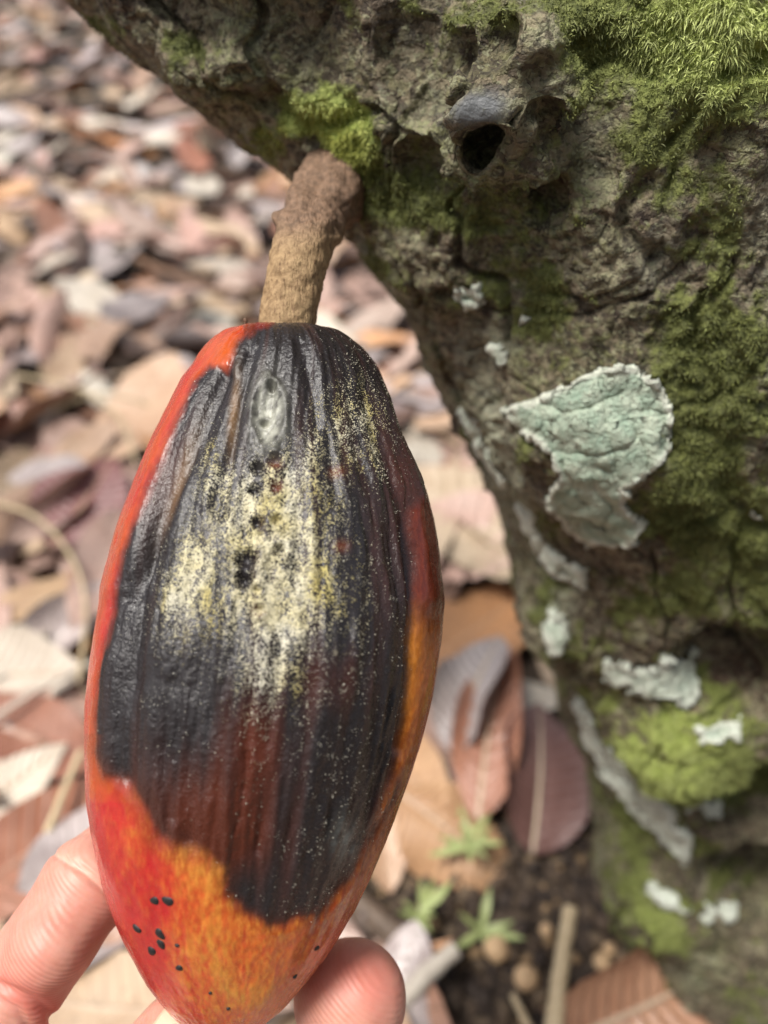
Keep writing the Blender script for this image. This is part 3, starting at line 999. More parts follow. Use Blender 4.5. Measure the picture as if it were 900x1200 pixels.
def pod_mat():
    t = NT('pod_skin')
    p = t.geo()
    c = t.attr('skin', 'Color')
    pw = t.attr('powder')
    pc = t.attr('powder_tint', 'Color')
    le = t.attr('rot')
    n1 = t.noise(p, 900, 4, .6)
    n2 = t.noise(p, 2600, 3, .6)
    ns = t.noise(t.scale(p, (1, .3, .3)), 1500, 3, .6)
    c = t.mix(t.math('MULTIPLY', t.mapr(ns, .42, .68, 0, .6), t.math('SUBTRACT', 1.0, le)), c, t.mix(t.attr('ripe'), t.mix(.16, c, srgb(206, 100, 56)), srgb(220, 150, 66)))
    dots = t.math('ADD', t.vor(p, 2600), t.math('MULTIPLY', t.math('SUBTRACT', t.noise(p, 5200, 2), .5), .5))
    keep = t.math('GREATER_THAN', t.math('ADD', t.math('MULTIPLY', pw, .95), t.math('MULTIPLY', t.math('SUBTRACT', n1, .5), .8)), t.math('ADD', t.math('MULTIPLY', dots, .95), .10))
    keep = t.math('MULTIPLY', keep, t.math('GREATER_THAN', pw, .05))
    c = t.mix(keep, c, pc)
    ro = t.mapr(n1, .3, .7, .16, .32)
    ro = t.mapr(keep, 0, 1, ro, .9)
    h = t.math('ADD', t.math('MULTIPLY', n1, t.mapr(le, 0, 1, .06, .8)), t.math('MULTIPLY', n2, t.mapr(le, 0, 1, .06, .25)))
    h = t.math('ADD', h, t.math('MULTIPLY', keep, .5))
    t.b.inputs['Specular IOR Level'].default_value = .5
    return t.out(Base_Color=c, Roughness=ro, Normal=t.bump(h, .00045, .9), Subsurface_Weight=0.0)


pod_o = C3[0]
pod = empty('cacao_pod', tuple(pod_o))
tag(pod, 'red and orange cacao pod with a large black rotten patch dusted with pale spores', 'cacao pod')
husk = mesh_obj('husk', PV - pod_o, PF, pod_mat(), pod, attrs={'skin': np.clip(col, 0, 1), 'powder': np.clip(sp, 0, 1), 'powder_tint': powder, 'rot': les, 'ripe': np.clip(np.maximum(mixo * (.75 + .6 * fbm(Q3, 24, 3, 745)), right * w_mid[:, 0] * .6), 0, 1)})
tag(husk, 'glossy ribbed skin, red at the edges, black and rotten in the middle')


# tiny spore grains standing on the skin
def grains():
    PN2 = vnormals(PV, PF)
    n = 17000
    dens = (np.clip(sp, 0, 1) * .9 + sparse * les) * (np.sin(thf) > .05)
    rad_w = np.hypot(hwm, 0)[np.repeat(np.arange(NS), NTH)]
    dens = dens * rad_w
    clus = np.clip(.45 + 1.6 * fbm(Q3 * np.array([1, 1, .5]), 40, 3, 790), 0.03, 2) ** 1.6
    idx = RNG.choice(len(PV), n, p=dens * clus / (dens * clus).sum())
    jit = RNG.normal(0, .00025, (n, 3))
    c = PV[idx] + jit + PN2[idx] * .00002
    r = RNG.gamma(4.0, .000030, n).clip(.00005, .00026) * (.55 + .65 * np.clip(sp[idx], 0, 1))
    octv = np.array([(1, 0, 0), (-1, 0, 0), (0, 1, 0), (0, -1, 0), (0, 0, 1), (0, 0, -1)], float)
    octf = np.array([(0, 2, 4), (2, 1, 4), (1, 3, 4), (3, 0, 4), (2, 0, 5), (1, 2, 5), (3, 1, 5), (0, 3, 5)])
    V = (c[:, None] + octv[None] * r[:, None, None] * RNG.uniform(.7, 1.3, (n, 6, 1))).reshape(-1, 3)
    T = (np.arange(n)[:, None, None] * 6 + octf[None]).reshape(-1, 3)
    pt = ptint[idx] * .7 + RNG.uniform(-.2, .3, (n, 1))
    pt = np.clip(pt, 0, 1) * np.clip(sp[idx][:, None] * 2, 0, 1)
    cc_ = (srgb(218, 214, 196) * (1 - pt) + srgb(192, 176, 104) * pt) * RNG.uniform(.7, 1.1, (n, 1))
    t = NT('spore')
    m = t.out(Base_Color=t.attr('tint', 'Color'), Roughness=.85)
    tag(mesh_obj('spore_powder', V - pod_o, T, m, pod, True, attrs={'tint': np.repeat(cc_, 6, 0)}), 'pale cream spore grains on the rotten skin', kind='stuff')


grains()

# black spots on the sound skin
def pod_point(px, py):
    i = np.argmin((qx - px) ** 2 + (qy - py) ** 2 + (front < .5) * 1e6)
    return PV[i], PN[i]


def spots():
    t = NT('black_spot')
    m = t.out(Base_Color=srgb(30, 28, 28), Roughness=.6)
    for k, (x, y, r) in enumerate([(180, 1056, 5.5), (196, 1056, 6.5), (160, 1088, 5.5), (188, 1095, 6.5), (189, 1107, 6), (178, 1115, 6), (210, 1134, 4.5), (208, 1108, 2.5), (183, 1139, 4), (371, 1112, 4), (346, 1144, 3.5), (268, 1182, 2.5), (246, 1163, 2)]):
        p, n = pod_point(x, y)
        R = r / FPX * .2
        a = np.cross(n, [0.3, 0.5, 0.8]); a /= np.linalg.norm(a)
        b = np.cross(n, a)
        V, F_ = [p + n * .00035], []
        for ring, (rr_, hh) in enumerate(((.55, .0003), (.9, .0001), (1.05, -.0004))):
            for q in range(14):
                g = q / 14 * 2 * math.pi
                w_ = R * rr_ * (1 + .14 * math.sin(g * 2 + k) + .08 * math.sin(g * 3 + k * 2))
                V.append(p + a * math.cos(g) * w_ + b * math.sin(g) * w_ + n * hh)
        for q in range(14):
            q2 = (q + 1) % 14
            F_.append((0, 1 + q, 1 + q2, 0))
        T = [(0, 1 + q, 1 + (q + 1) % 14) for q in range(14)]
        for ring in range(2):
            o = 1 + ring * 14
            for q in range(14):
                q2 = (q + 1) % 14
                T += [(o + q, o + 14 + q, o + 14 + q2), (o + q, o + 14 + q2, o + q2)]
        mesh_obj('dark_spot', np.array(V) - pod_o, np.array(T), m, pod)


spots()


# stalk
def stalk():
    hd = proj(hit(392, 216)[None])[2][0]
    path = [(406, 196, hd + .014), (391, 222, hd - .003), (370, 256, .5 * hd + .1085), (352, 298, .2155), (342, 345, .213), (335, 392, .2125), (334, 402, .2125)]
    c = catmull([W(*p) for p in path], 120)
    rpx = np.interp(np.linspace(0, 1, 120), [0, .16, .33, .5, .66, .84, .95, 1], [46, 41, 35, 32.5, 31.5, 31, 33, 34])
    D = proj(c)[2]
    V, F_ = tube(c, rpx / FPX * D, 96, cap=True)
    px, py, _ = proj(V)
    N = vnormals(V, F_)
    up = 1 - sstep(255, 300, py)
    s_ = np.stack([V[:, 0], V[:, 1] * .25, V[:, 2] * .25], 1)
    d = .0020 * up * fbm(V, 180, 3, 800) + .00055 * fbm(V, 420, 3, 801) + .00035 * fbm(s_, 520, 2, 802) + .0003
    for hx, hy, hr, a in ((330, 257, 9, .0022), (382, 262, 10, .0010), (372, 285, 6, .001), (391, 280, 6, .0012), (352, 232, 10, .0009)):
        d += a * np.exp(-(np.hypot(px - hx, py - hy) / hr) ** 2)
    V = V + N * d[:, None]
    t = NT('stalk_bark')
    p = t.geo()
    n1 = t.noise(p, 520, 4, .6)
    n2 = t.noise(t.scale(p, (1, .25, .25)), 1700, 3, .6)
    c1 = t.mix(t.mapr(n1, .35, .65), srgb(128, 102, 70), srgb(168, 140, 102))
    c2 = t.mix(t.mapr(n1, .35, .65), srgb(92, 72, 56), srgb(136, 108, 86))
    cc_ = t.mix(t.attr('upper'), c1, c2)
    cc_ = t.mix(t.mapr(n2, .56, .72), cc_, srgb(92, 64, 40))
    m = t.out(Base_Color=cc_, Roughness=.75, Normal=t.bump(t.math('ADD', n1, n2), .0008, .8))
    tag(mesh_obj('stalk', V - pod_o, F_, m, pod, attrs={'upper': up}), 'thick woody brown stalk joining the pod to the trunk')
    # dried bract stub at the joint
    c = catmull([W(*p) for p in ((300, 392, .2095), (296, 384, .2085), (289, 378, .2075), (286, 373, .207))], 14)
    V, F_ = tube(c, np.linspace(.0008, .0003, 14), 8)
    mesh_obj('bract_stub', V - pod_o, F_, m, pod, attrs={'upper': np.ones(len(V))})


stalk()

# ================================================================== HAND
def hp(px, py, D, r):
    return tuple(W(px, py, D)) + (r,)


INDEX = [hp(110, 1470, .218, .0118), hp(-12, 1205, .203, .0122), hp(104, 1036, .2125, .0114), hp(138, 1006, .222, .0108), hp(205, 945, .2455, .0085)]
MIDDLE = [hp(250, 1490, .225, .0122), hp(385, 1350, .238, .0118), hp(414, 1245, .224, .0126), hp(407, 1172, .2125, .0140)]
RING = [hp(370, 1520, .225, .0118), hp(520, 1440, .225, .0112), hp(560, 1400, .2, .0108), hp(520, 1390, .18, .0098)]
LITTLE = [hp(450, 1580, .222, .0108), hp(590, 1545, .215, .0098), hp(600, 1510, .195, .0092), hp(560, 1500, .18, .0085)]
THUMB = [hp(60, 1680, .21, .019), hp(60, 1470, .19, .015), hp(124, 1330, .192, .0126), hp(208, 1218, .2055, .0110)]
WRIST = [hp(230, 1900, .225, .026), hp(190, 2300, .235, .030), hp(160, 2900, .25, .036)]
PALM = [[hp(230, 1900, .225, .026), q] for q in (hp(110, 1500, .218, .013), hp(250, 1510, .225, .0135), hp(370, 1540, .225, .013), hp(450, 1600, .222, .012), hp(60, 1690, .212, .019))]


def hand_sdf(P):
    d = None
    for c in PALM:
        q = chain_sdf(P, c, .012)
        d = q if d is None else smin(d, q, .014)
    d = smin(d, chain_sdf(P, WRIST, .02), .02)
    for c, k in ((INDEX, .0035), (MIDDLE, .006), (RING, .005), (LITTLE, .005), (THUMB, .005)):
        d = smin(d, chain_sdf(P, c, k), .006)
    # fuller pads
    for c, r in ((W(60, 1110, .2), .0085), (W(418, 1168, .208), .0110), (W(10, 1290, .2), .009)):
        d = smin(d, sphere_sdf(P, c, r), .008)
    return d


hl = np.array([q[:3] for c in (INDEX, MIDDLE, RING, LITTLE, THUMB, WRIST) for q in c])
hV, hF = surface_nets(hand_sdf, hl.min(0) - .045, hl.max(0) + .045, .0022)
sel = faces_near_view(hV, hF, 60, -0.4)
cF = hF[~sel]
v2, f2_ = hV, hF[sel]
for _ in range(2):
    v2, f2_ = subdiv(v2, f2_)
u = np.unique(np.concatenate([f2_.ravel(), cF.ravel()]))
rem = np.full(len(v2), -1)
rem[u] = np.arange(len(u))
hV, hF = snap(hand_sdf, v2[u], 2), np.concatenate([rem[f2_], rem[cF]])
hN = sdf_grad(hand_sdf, hV)
hx, hy, hD = proj(hV)
# joint creases
cr1 = line_d(hx, hy, [(66, 1002), (100, 1022), (132, 1052), (168, 1072)])
cr2 = line_d(hx, hy, [(-10, 1152), (25, 1168), (58, 1186), (75, 1215)])
cr3 = line_d(hx, hy, [(-10, 1168), (20, 1184), (40, 1215)])
dd = -.0009 * np.exp(-(cr1 / 4.5) ** 2) - .0012 * np.exp(-(cr2 / 7) ** 2) - .0006 * np.exp(-(cr3 / 5) ** 2)
dd += .0002 * np.exp(-((cr1 - 16) / 12) ** 2) + .00025 * fbm(hV, 120, 3, 900)
fine_zone = (hD > .1)
hV = hV + hN * (dd * fine_zone)[:, None]
flush = np.clip(.7 * blob(hx, hy, 425, 1140, 60, 50) + .6 * blob(hx, hy, 120, 1060, 50, 40) + .9 * np.exp(-(cr2 / 16) ** 2) * (hy < 1300) + .35 * blob(hx, hy, 40, 1150, 60, 60) + .5 * fbm(hV, 60, 3, 910), 0, 1)
pale_ = np.exp(-((cr1 + 3) / 6) ** 2) * .7


def skin_mat():
    t = NT('skin')
    p = t.geo()
    n1 = t.noise(p, 240, 4, .6)
    c = t.mix(t.mapr(n1, .3, .7), srgb(206, 156, 138), srgb(196, 140, 122))
    c = t.mix(t.math('MULTIPLY', t.attr('flush'), .75), c, srgb(206, 118, 104))
    c = t.mix(t.attr('crease'), c, srgb(232, 186, 166))
    # skin ridges
    w = t.node('ShaderNodeTexWave', {'Vector': t.scale(p, (.75, .5, .9)), 'Scale': 420, 'Distortion': 9.0, 'Detail': 2.0, 'Detail Scale': .12, 'Detail Roughness': .5}, wave_type='BANDS', bands_direction='DIAGONAL').outputs['Fac']
    h = t.math('ADD', t.math('MULTIPLY', w, .55), n1)
    t.b.inputs['Subsurface Radius'].default_value = (1.0, .35, .2)
    t.b.inputs['Subsurface Scale'].default_value = .0018
    return t.out(Base_Color=c, Roughness=.5, Subsurface_Weight=.6, Normal=t.bump(h, .00018, .7))


SKIN = skin_mat()
hand = mesh_obj('hand', hV, hF, SKIN, attrs={'flush': flush, 'crease': pale_})
tag(hand, 'bare hand pinching the lower tip of the cacao pod between its fingers', 'hand')


def nail():
    a0, a1 = np.array(THUMB[-2][:3]), np.array(THUMB[-1][:3])
    ax = (a1 - a0) / np.linalg.norm(a1 - a0)
    n = -FW + ax * (FW @ ax) + RX * .0
    n /= np.linalg.norm(n)
    b = np.cross(ax, n)
    R = THUMB[-1][3]
    nu, nv = 22, 22
    V = []
    for i in range(nv):
        v = i / (nv - 1)
        for j in range(nu):
            u_ = j / (nu - 1) * 2 - 1
            y = -.009 + v * .0165 - (.0035 * v ** 6) * abs(u_) ** 3 + .003 * (1 - v) ** 3 * u_ ** 2
            ph = u_ * 0.92 * (1 - .1 * (1 - v))
            rad = (math.sqrt(max(R * R - max(y, 0) ** 2 * .75, 1e-9)) + .00045)
            V.append(a1 + ax * y + rad * (math.cos(ph) * n + math.sin(ph) * b))
    V = np.array(V)
    i, j = np.meshgrid(np.arange(nv - 1), np.arange(nu - 1), indexing='ij')
    F_ = np.stack([i * nu + j, i * nu + j + 1, (i + 1) * nu + j + 1, (i + 1) * nu + j], -1).reshape(-1, 4)
    t = NT('fingernail')
    v = np.repeat(np.linspace(0, 1, nv), nu)
    c = t.mix(t.mapr(t.attr('along'), .72, .82), srgb(226, 186, 160), srgb(232, 218, 184))
    m = t.out(Base_Color=c, Roughness=.3, Subsurface_Weight=.2, Subsurface_Scale=.001)
    o = mesh_obj('thumbnail', V, F_, m, hand, attrs={'along': v})
    md = o.modifiers.new('thick', 'SOLIDIFY')
    md.thickness = .0007
    md.offset = 0
    tag(o, 'short cream coloured nail of the thumb')


nail()

# ================================================================== LEAF LITTER
def leaf_arrays(L, Wd, nv, nu, kc, ka, wave, twist, seed, corr=0.0):
    """a leaf lying along +Y from the stalk, midrib on X=0"""
    r = np.random.default_rng(seed)
    v = np.linspace(0, 1, nv)
    prof = np.sin(np.pi * v ** .82) ** .8 * (1 - .35 * v ** 5)
    prof[0] = .03
    prof[-1] = .015
    ph = r.uniform(0, 6.28, 4)
    u = np.linspace(-1, 1, nu)
    U_, V_ = np.meshgrid(u, v)
    hw = prof[:, None] * Wd / 2 * (1 + .06 * np.sin(9 * V_ + ph[0] + (U_ > 0) * 2))
    d = U_ * hw
    kcv = kc * (1 + .5 * np.sin(2.2 * V_ + ph[1]))
    kcv = np.where(np.abs(kcv) < 1e-3, 1e-3, kcv)
    x = np.sin(kcv * d) / kcv
    z = (1 - np.cos(kcv * d)) / kcv
    z += wave * np.sin(V_ * 11 + ph[2] + (U_ > 0) * 1.7) * np.abs(U_) ** 1.6 * L * prof[:, None]
    z += .05 * wave * L * np.sin(V_ * 23 + ph[3]) * np.abs(U_)
    z -= .0015 * np.exp(-(U_ / .12) ** 2) * (Wd / .06)
    z += corr * np.sin(2 * np.pi * (13 * V_ - 1.7 * np.abs(U_))) * np.clip(np.abs(U_) * 4, 0, 1) * prof[:, None]
    s = V_ * L
    if abs(ka) < 1e-3:
        ka = 1e-3
    yy = np.sin(ka * s) / ka
    zz = (1 - np.cos(ka * s)) / ka
    tx, tz = -np.sin(ka * s), np.cos(ka * s)
    X_ = x + twist * z
    Y_ = yy + tx * z
    Z_ = zz + tz * z
    a = twist * 6 * (V_ - .4)
    X2 = X_ * np.cos(a) - Z_ * np.sin(a) * .5
    Z2 = Z_ + X_ * np.sin(a) * .5
    P = np.stack([X2, Y_, Z2], -1).reshape(-1, 3)
    i, j = np.meshgrid(np.arange(nv - 1), np.arange(nu - 1), indexing='ij')
    F_ = np.stack([i * nu + j, i * nu + j + 1, (i + 1) * nu + j + 1, (i + 1) * nu + j], -1).reshape(-1, 4)
    return P, F_, np.stack([U_, V_], -1).reshape(-1, 2)


KINDS = {   # colour of the blade (two tones) and gloss
    'tan': (srgb(172, 144, 116), srgb(208, 184, 156), .42),
    'pinkish brown': (srgb(160, 126, 112), srgb(196, 166, 152), .36),
    'reddish brown': (srgb(136, 96, 76), srgb(172, 130, 106), .38),
    'dark brown': (srgb(82, 64, 54), srgb(116, 94, 80), .36),
    'greyish mauve': (srgb(146, 132, 130), srgb(190, 178, 174), .33),
    'pale bleached': (srgb(194, 182, 164), srgb(220, 210, 194), .48),
    'orange brown': (srgb(170, 120, 82), srgb(198, 150, 106), .42),
}


def leaf_mat(name, a=None, b=None, rough=.45, attr=False):
    t = NT(name)
    uv = t.node('ShaderNodeTexCoord').outputs['UV']
    sep = t.node('ShaderNodeSeparateXYZ', {0: uv})
    au = t.math('ABSOLUTE', sep.outputs[0], 0)
    v = sep.outputs[1]
    # side veins: rise towards the tip
    ph = t.math('FRACT', t.math('SUBTRACT', t.math('MULTIPLY', v, 13.0), t.math('MULTIPLY', au, 1.7)), 0)
    vein = t.mapr(t.math('ABSOLUTE', t.math('SUBTRACT', ph, .5), 0), .0, .10, 1.0, 0.0)
    mid = t.mapr(au, .02, .06, 1.0, 0.0)
    allv = t.math('MAXIMUM', vein, mid)
    p = t.obj()
    n1 = t.noise(p, 28, 5, .6)
    n2 = t.noise(p, 160, 4, .6)
    if attr:
        ca = t.attr('tint', 'Color')
        cb = t.mix(.35, ca, srgb(214, 196, 178))
    else:
        rnd = t.node('ShaderNodeObjectInfo').outputs['Random']
        hs = t.node('ShaderNodeHueSaturation', {'Hue': t.mapr(rnd, 0, 1, .485, .515), 'Saturation': t.mapr(rnd, 0, 1, 1.15, .8), 'Value': t.mapr(t.math('FRACT', t.math('MULTIPLY', rnd, 7.3), 0), 0, 1, .78, 1.18)})
        t.put(hs.inputs['Color'], t.mix(t.mapr(n1, .3, .7), a, b))
        ca = hs.outputs[0]
        cb = t.mix(.4, ca, srgb(216, 200, 182))
    c = t.mix(t.mapr(n1, .55, .75), ca, t.mix(.4, ca, srgb(70, 48, 40)))
    c = t.mix(t.math('MULTIPLY', allv, .45), c, cb)
    c = t.mix(t.mapr(n2, .6, .75), c, t.mix(.5, c, srgb(60, 44, 38)))
    h = t.math('ADD', allv, t.math('MULTIPLY', n2, .6))
    return t.out(Base_Color=c, Roughness=t.mapr(n2, .3, .7, rough - .08, rough + .12), Normal=t.bump(h, .0012, .7))


LM = {k: leaf_mat(k.replace(' ', '_') + '_leaf', *v) for k, v in KINDS.items()}
SH = {}
for k in KINDS:
    for st, (kc, wv) in {'flat': (5, .022), 'curled': (34, .04), 'cupped': (-22, .04)}.items():
        for q in range(2):
            r = random.Random(hash((k, st, q)) % 99991 if False else (list(KINDS).index(k) * 31 + len(st) * 7 + q))
            P, F_, uv = leaf_arrays(.17, .062 + .012 * r.random(), 15, 9, kc * (.8 + .5 * r.random()), r.uniform(-3.5, 4.0), wv, r.uniform(-.15, .15), r.randrange(9999))
            P[:, 1] -= .085
            o = mesh_obj('fallen_leaf', P, F_, LM[k], uv=uv)
            SH[(k, st, q)] = o.data
            bpy.data.objects.remove(o)


def gh(x, y):
    return float(ground_h(np.array([[x, y, 0.0]]))[0])


def in_trunk(x, y):
    return math.hypot(x - .25, y - .255) < .125


TIP_WORD = {'flat': 'lying flat', 'curled': 'with edges curled up', 'cupped': 'with edges turned down'}
cands = []
cands_xy = []
kl = list(KINDS)
kw_near = [.2, .24, .14, .10, .14, .10, .08]
# individuals: those that the picture shows largest
tries = 0
R2 = random.Random(5)
cells = {}
while len(cands) < 285 and tries < 60000:
    tries += 1
    px, py = R2.uniform(-60, 720), R2.uniform(-40, 1230) ** 1.0
    g = G(px, py)
    x, y = float(g[0]), float(g[1])
    if y > 4.2 or in_trunk(x, y) or (px > 470 and py > 1000):
        continue
    dist = math.hypot(x, y)
    if px > 520 and py < 420:
        continue
    if 455 < px < 720 and 690 < py < 1010:
        continue
    # hidden wholly behind the pod
    if 170 < px < 440 and 520 < py < 1080:
        continue
    sc = R2.uniform(.55, 1.15) * (1.0 if dist > .5 else .8)
    # keep some distance from earlier leaves (in metres)
    ok = True
    for (a, b, s2) in cands_xy:
        if (a - x) ** 2 + (b - y) ** 2 < (.042 * (sc + s2) * .5 * (1 + .25 * dist)) ** 2:
            ok = False
            break
    if not ok:
        continue
    cands_xy.append((x, y, sc))
    cands.append((x, y, sc))
MARKS = [tuple(G(a, b)[:2]) + (w,) for a, b, w in ((70, 700, 'near the long curving vine'), (40, 900, 'near the narrow bleached leaf'), (110, 480, 'near the looping wiry stem'),
                                                     (560, 600, 'near the peach coloured leaf'), (250, 330, 'near the slanting brown twig'), (480, 1100, 'near the pale broken stick'))]
for i, (x, y, sc) in enumerate(cands):
    k = R2.choices(kl, kw_near)[0]
    st = R2.choices(['flat', 'curled', 'cupped'], [.4, .3, .3])[0]
    o = bpy.data.objects.new('fallen_leaf', SH[(k, st, R2.randrange(2))])
    COL.objects.link(o)
    o.location = (x, y, gh(x, y) + .022 + .016 * R2.random() + (.012 if st == 'cupped' else 0))
    o.rotation_euler = (R2.gauss(0, .3), R2.gauss(0, .34), R2.uniform(0, 6.28))
    s = sc * (1.0 if y < 1.5 else 1.1)
    o.scale = (s * R2.uniform(.85, 1.15), s, s)
    size = 'small ' if sc < .72 else ('large ' if sc > .98 else '')
    near_ = min(MARKS, key=lambda m: math.hypot(x - m[0], y - m[1]))
    where = near_[2] if math.hypot(x - near_[0], y - near_[1]) < .35 else ('in the open litter' if y < 2 else 'in the farthest litter')
    tag(o, f'{size}{k} dry leaf {TIP_WORD[st]} {where}', 'leaf', 'dry leaves of the leaf litter')


# everything underneath and farther off, as one mass
def litter():
    r = np.random.default_rng(21)
    pats = [leaf_arrays(.17, .066, 11, 5, kc, ka, .03, tw, s) for s, (kc, ka, tw) in enumerate([(5, 1, .1), (18, 2, 0), (-14, -2, .1), (3, -3, -.1), (26, 1, 0), (-8, 2, .05)])]
    xs, ys, zs = [], [], []
    for (n, x0, x1, y0, y1) in ((2600, -1.6, 1.4, -.5, 1.7), (2600, -3.2, 2.4, 1.4, 4.6), (2400, -6, 6, -3, 9)):
        xs.append(r.uniform(x0, x1, n)); ys.append(r.uniform(y0, y1, n))
    x, y = np.concatenate(xs), np.concatenate(ys)
    g0 = np.array([G(760, 1110)[:2], G(600, 1060)[:2], G(480, 1180)[:2]])
    keep = np.hypot(x - .25, y - .255) > .15
    bare = np.exp(-((x - g0[1, 0]) / .1) ** 2 - ((y - g0[1, 1]) / .055) ** 2)
    keep &= r.random(len(x)) > bare * 1.1
    x, y = x[keep], y[keep]
    n = len(x)
    z = ground_h(np.stack([x, y, 0 * x], 1)) + r.uniform(.002, .022, n)
    az = r.uniform(0, 6.28, n); t1 = r.normal(0, .16, n); t2 = r.normal(0, .18, n); sc = r.uniform(.5, 1.15, n)
    pals = np.array([(KINDS[k][0] + KINDS[k][1]) / 2 for k in kl])
    w = np.array(kw_near); w = w / w.sum()
    tint = pals[r.choice(len(kl), n, p=w)] * r.uniform(.6, 1.1, (n, 1))
    VV, FF, UV, TT, o = [], [], [], [], 0
    pid = r.integers(0, len(pats), n)
    for k, (P, F_, uv) in enumerate(pats):
        ids = np.nonzero(pid == k)[0]
        Q = (P - [0, .085, 0])[None] * sc[ids][:, None, None]
        c1, s1 = np.cos(t1[ids])[:, None], np.sin(t1[ids])[:, None]
        c2, s2 = np.cos(t2[ids])[:, None], np.sin(t2[ids])[:, None]
        ca, sa = np.cos(az[ids])[:, None], np.sin(az[ids])[:, None]
        X_, Y_, Z_ = Q[..., 0], Q[..., 1], Q[..., 2]
        Y_, Z_ = Y_ * c1 - Z_ * s1, Y_ * s1 + Z_ * c1
        X_, Z_ = X_ * c2 + Z_ * s2, -X_ * s2 + Z_ * c2
        X_, Y_ = X_ * ca - Y_ * sa, X_ * sa + Y_ * ca
        V = np.stack([X_ + x[ids][:, None], Y_ + y[ids][:, None], Z_ + z[ids][:, None]], -1)
        m = len(P)
        VV.append(V.reshape(-1, 3))
        FF.append((np.arange(len(ids))[:, None, None] * m + F_[None] + o).reshape(-1, 4))
        UV.append(np.tile(uv, (len(ids), 1)))
        TT.append(np.repeat(tint[ids], m, 0))
        o += len(ids) * m
    tag(mesh_obj('leaf_litter', np.concatenate(VV), np.concatenate(FF), leaf_mat('litter_leaf', attr=True), uv=np.concatenate(UV), attrs={'tint': np.concatenate(TT)}),
        'deep mixed brown leaf litter covering the ground beneath the loose leaves', 'leaf litter', kind='stuff')


litter()


# single leaves that stand out
def hero_leaf(label, base, tip, width, kind, kc=8, ka=1.0, wave=.015, nrm=None, seed=1, name='fallen_leaf', twist=0.0):
    base, tip = np.array(base), np.array(tip)
    L = np.linalg.norm(tip - base)
    y = (tip - base) / L
    n = np.array(nrm if nrm is not None else (0, -.3, 1.0), float)
    n = n - y * (n @ y)
    n /= np.linalg.norm(n)
    x = np.cross(y, n)
    P, F_, uv = leaf_arrays(L, width, 100, 21, kc, ka, wave, twist, seed, .0016)
    o = mesh_obj(name, P, F_, LM[kind], uv=uv)
    mid = P.reshape(100, 21, 3)[:, 10]
    v, f = tube(mid + [0, 0, .0002], np.linspace(.002, .0006, 100), 8)
    mesh_obj('midrib', v, f, LM['tan'], o)
    M = Matrix(((x[0], y[0], n[0], base[0]), (x[1], y[1], n[1], base[1]), (x[2], y[2], n[2], base[2]), (0, 0, 0, 1)))
    o.matrix_world = M
    tag(o, label, 'leaf', 'dry leaves of the leaf litter')
    return o


LM['purplish brown'] = leaf_mat('purplish_brown_leaf', srgb(112, 72, 68), srgb(142, 100, 94), .38)
LM['chestnut'] = leaf_mat('chestnut_leaf', srgb(150, 102, 76), srgb(192, 146, 114), .3)
hero_leaf('purplish brown dry leaf with clear side veins standing up beside the trunk base', G(625, 1000, .02), G(655, 800, .05) , .085, 'purplish brown', 16, -4, .03, (0.1, -.8, .7), 3)
hero_leaf('brown dry leaf rolled lengthwise and standing on end behind the pod', G(560, 960, .02), G(590, 700, .08), .06, 'reddish brown', 40, -4, .04, (-.2, -.8, .6), 5)
hero_leaf('orange brown leaf folded over between the pod and the green seedlings', G(470, 930, .03), G(615, 1030, .025), .075, 'orange brown', -16, -6, .04, (.2, -.3, 1), 7)
hero_leaf('glossy brown leaf with a raised midrib at the foot of the trunk', G(650, 1225, .03), G(880, 1135, .05), .085, 'chestnut', 26, -5, .035, (-.2, -.5, 1), 9)
hero_leaf('large peach coloured leaf lying flat between the pod and the trunk', G(660, 660, .05), G(440, 560, .05), .12, 'tan', 3, .8, .015, (0, -.2, 1), 11)
hero_leaf('broad pinkish leaf under the edge of the peach coloured leaf', G(440, 650, .045), G(660, 610, .045), .10, 'pinkish brown', 3, 1, .015, (0, -.2, 1), 12)
hero_leaf('narrow bleached leaf pointing at the pod from beside the hand', G(-70, 985, .04), G(78, 868, .05), .042, 'pale bleached', 12, -1.5, .01, (.3, -.4, 1), 13)
hero_leaf('wide bleached leaf lying behind the narrow bleached one', G(-60, 790, .035), G(105, 790, .04), .075, 'pale bleached', 8, 1, .02, (0, -.4, 1), 15)
hero_leaf('mauve leaf bent double in the hollow behind the pod', G(530, 880, .03), G(575, 715, .07), .07, 'greyish mauve', 30, -5, .04, (-.5, -.5, .8), 17)
hero_leaf('dull purplish leaf with a blunt end lying against the left flank of the pod', G(60, 640, .04), G(135, 540, .05), .10, 'purplish brown', 5, 1, .01, (0, -.4, 1), 19)


# ---------------------------------------------------------------- twigs, stems, crumbs, seedlings
def twig_mat(name, a, b):
    t = NT(name)
    p = t.obj()
    n = t.noise(t.scale(p, (1, 1, 1)), 300, 4, .6)
    return t.out(Base_Color=t.mix(n, a, b), Roughness=.7, Normal=t.bump(n, .0008, .6))


TW = {'straw': twig_mat('straw_stem', srgb(170, 148, 112), srgb(214, 196, 162)), 'grey': twig_mat('grey_twig', srgb(150, 138, 124), srgb(206, 198, 184)), 'brown': twig_mat('brown_twig', srgb(92, 66, 50), srgb(136, 106, 82))}


def twig(label, pts, r0, r1, mat, group=None, cat='twig', name='twig', n=40):
    c = catmull([G(*p) if len(p) == 3 else G(p[0], p[1], .03) for p in pts], n)
    v, f = tube(c, np.linspace(r0, r1, n), 10)
    N = vnormals(v, f)
    v = v + N * (fbm(v, 200, 2, 50) * r0 * .15)[:, None]
    o = mesh_obj(name, v - c[0], f, TW[mat])
    o.location = tuple(c[0])
    tag(o, label, cat, group)


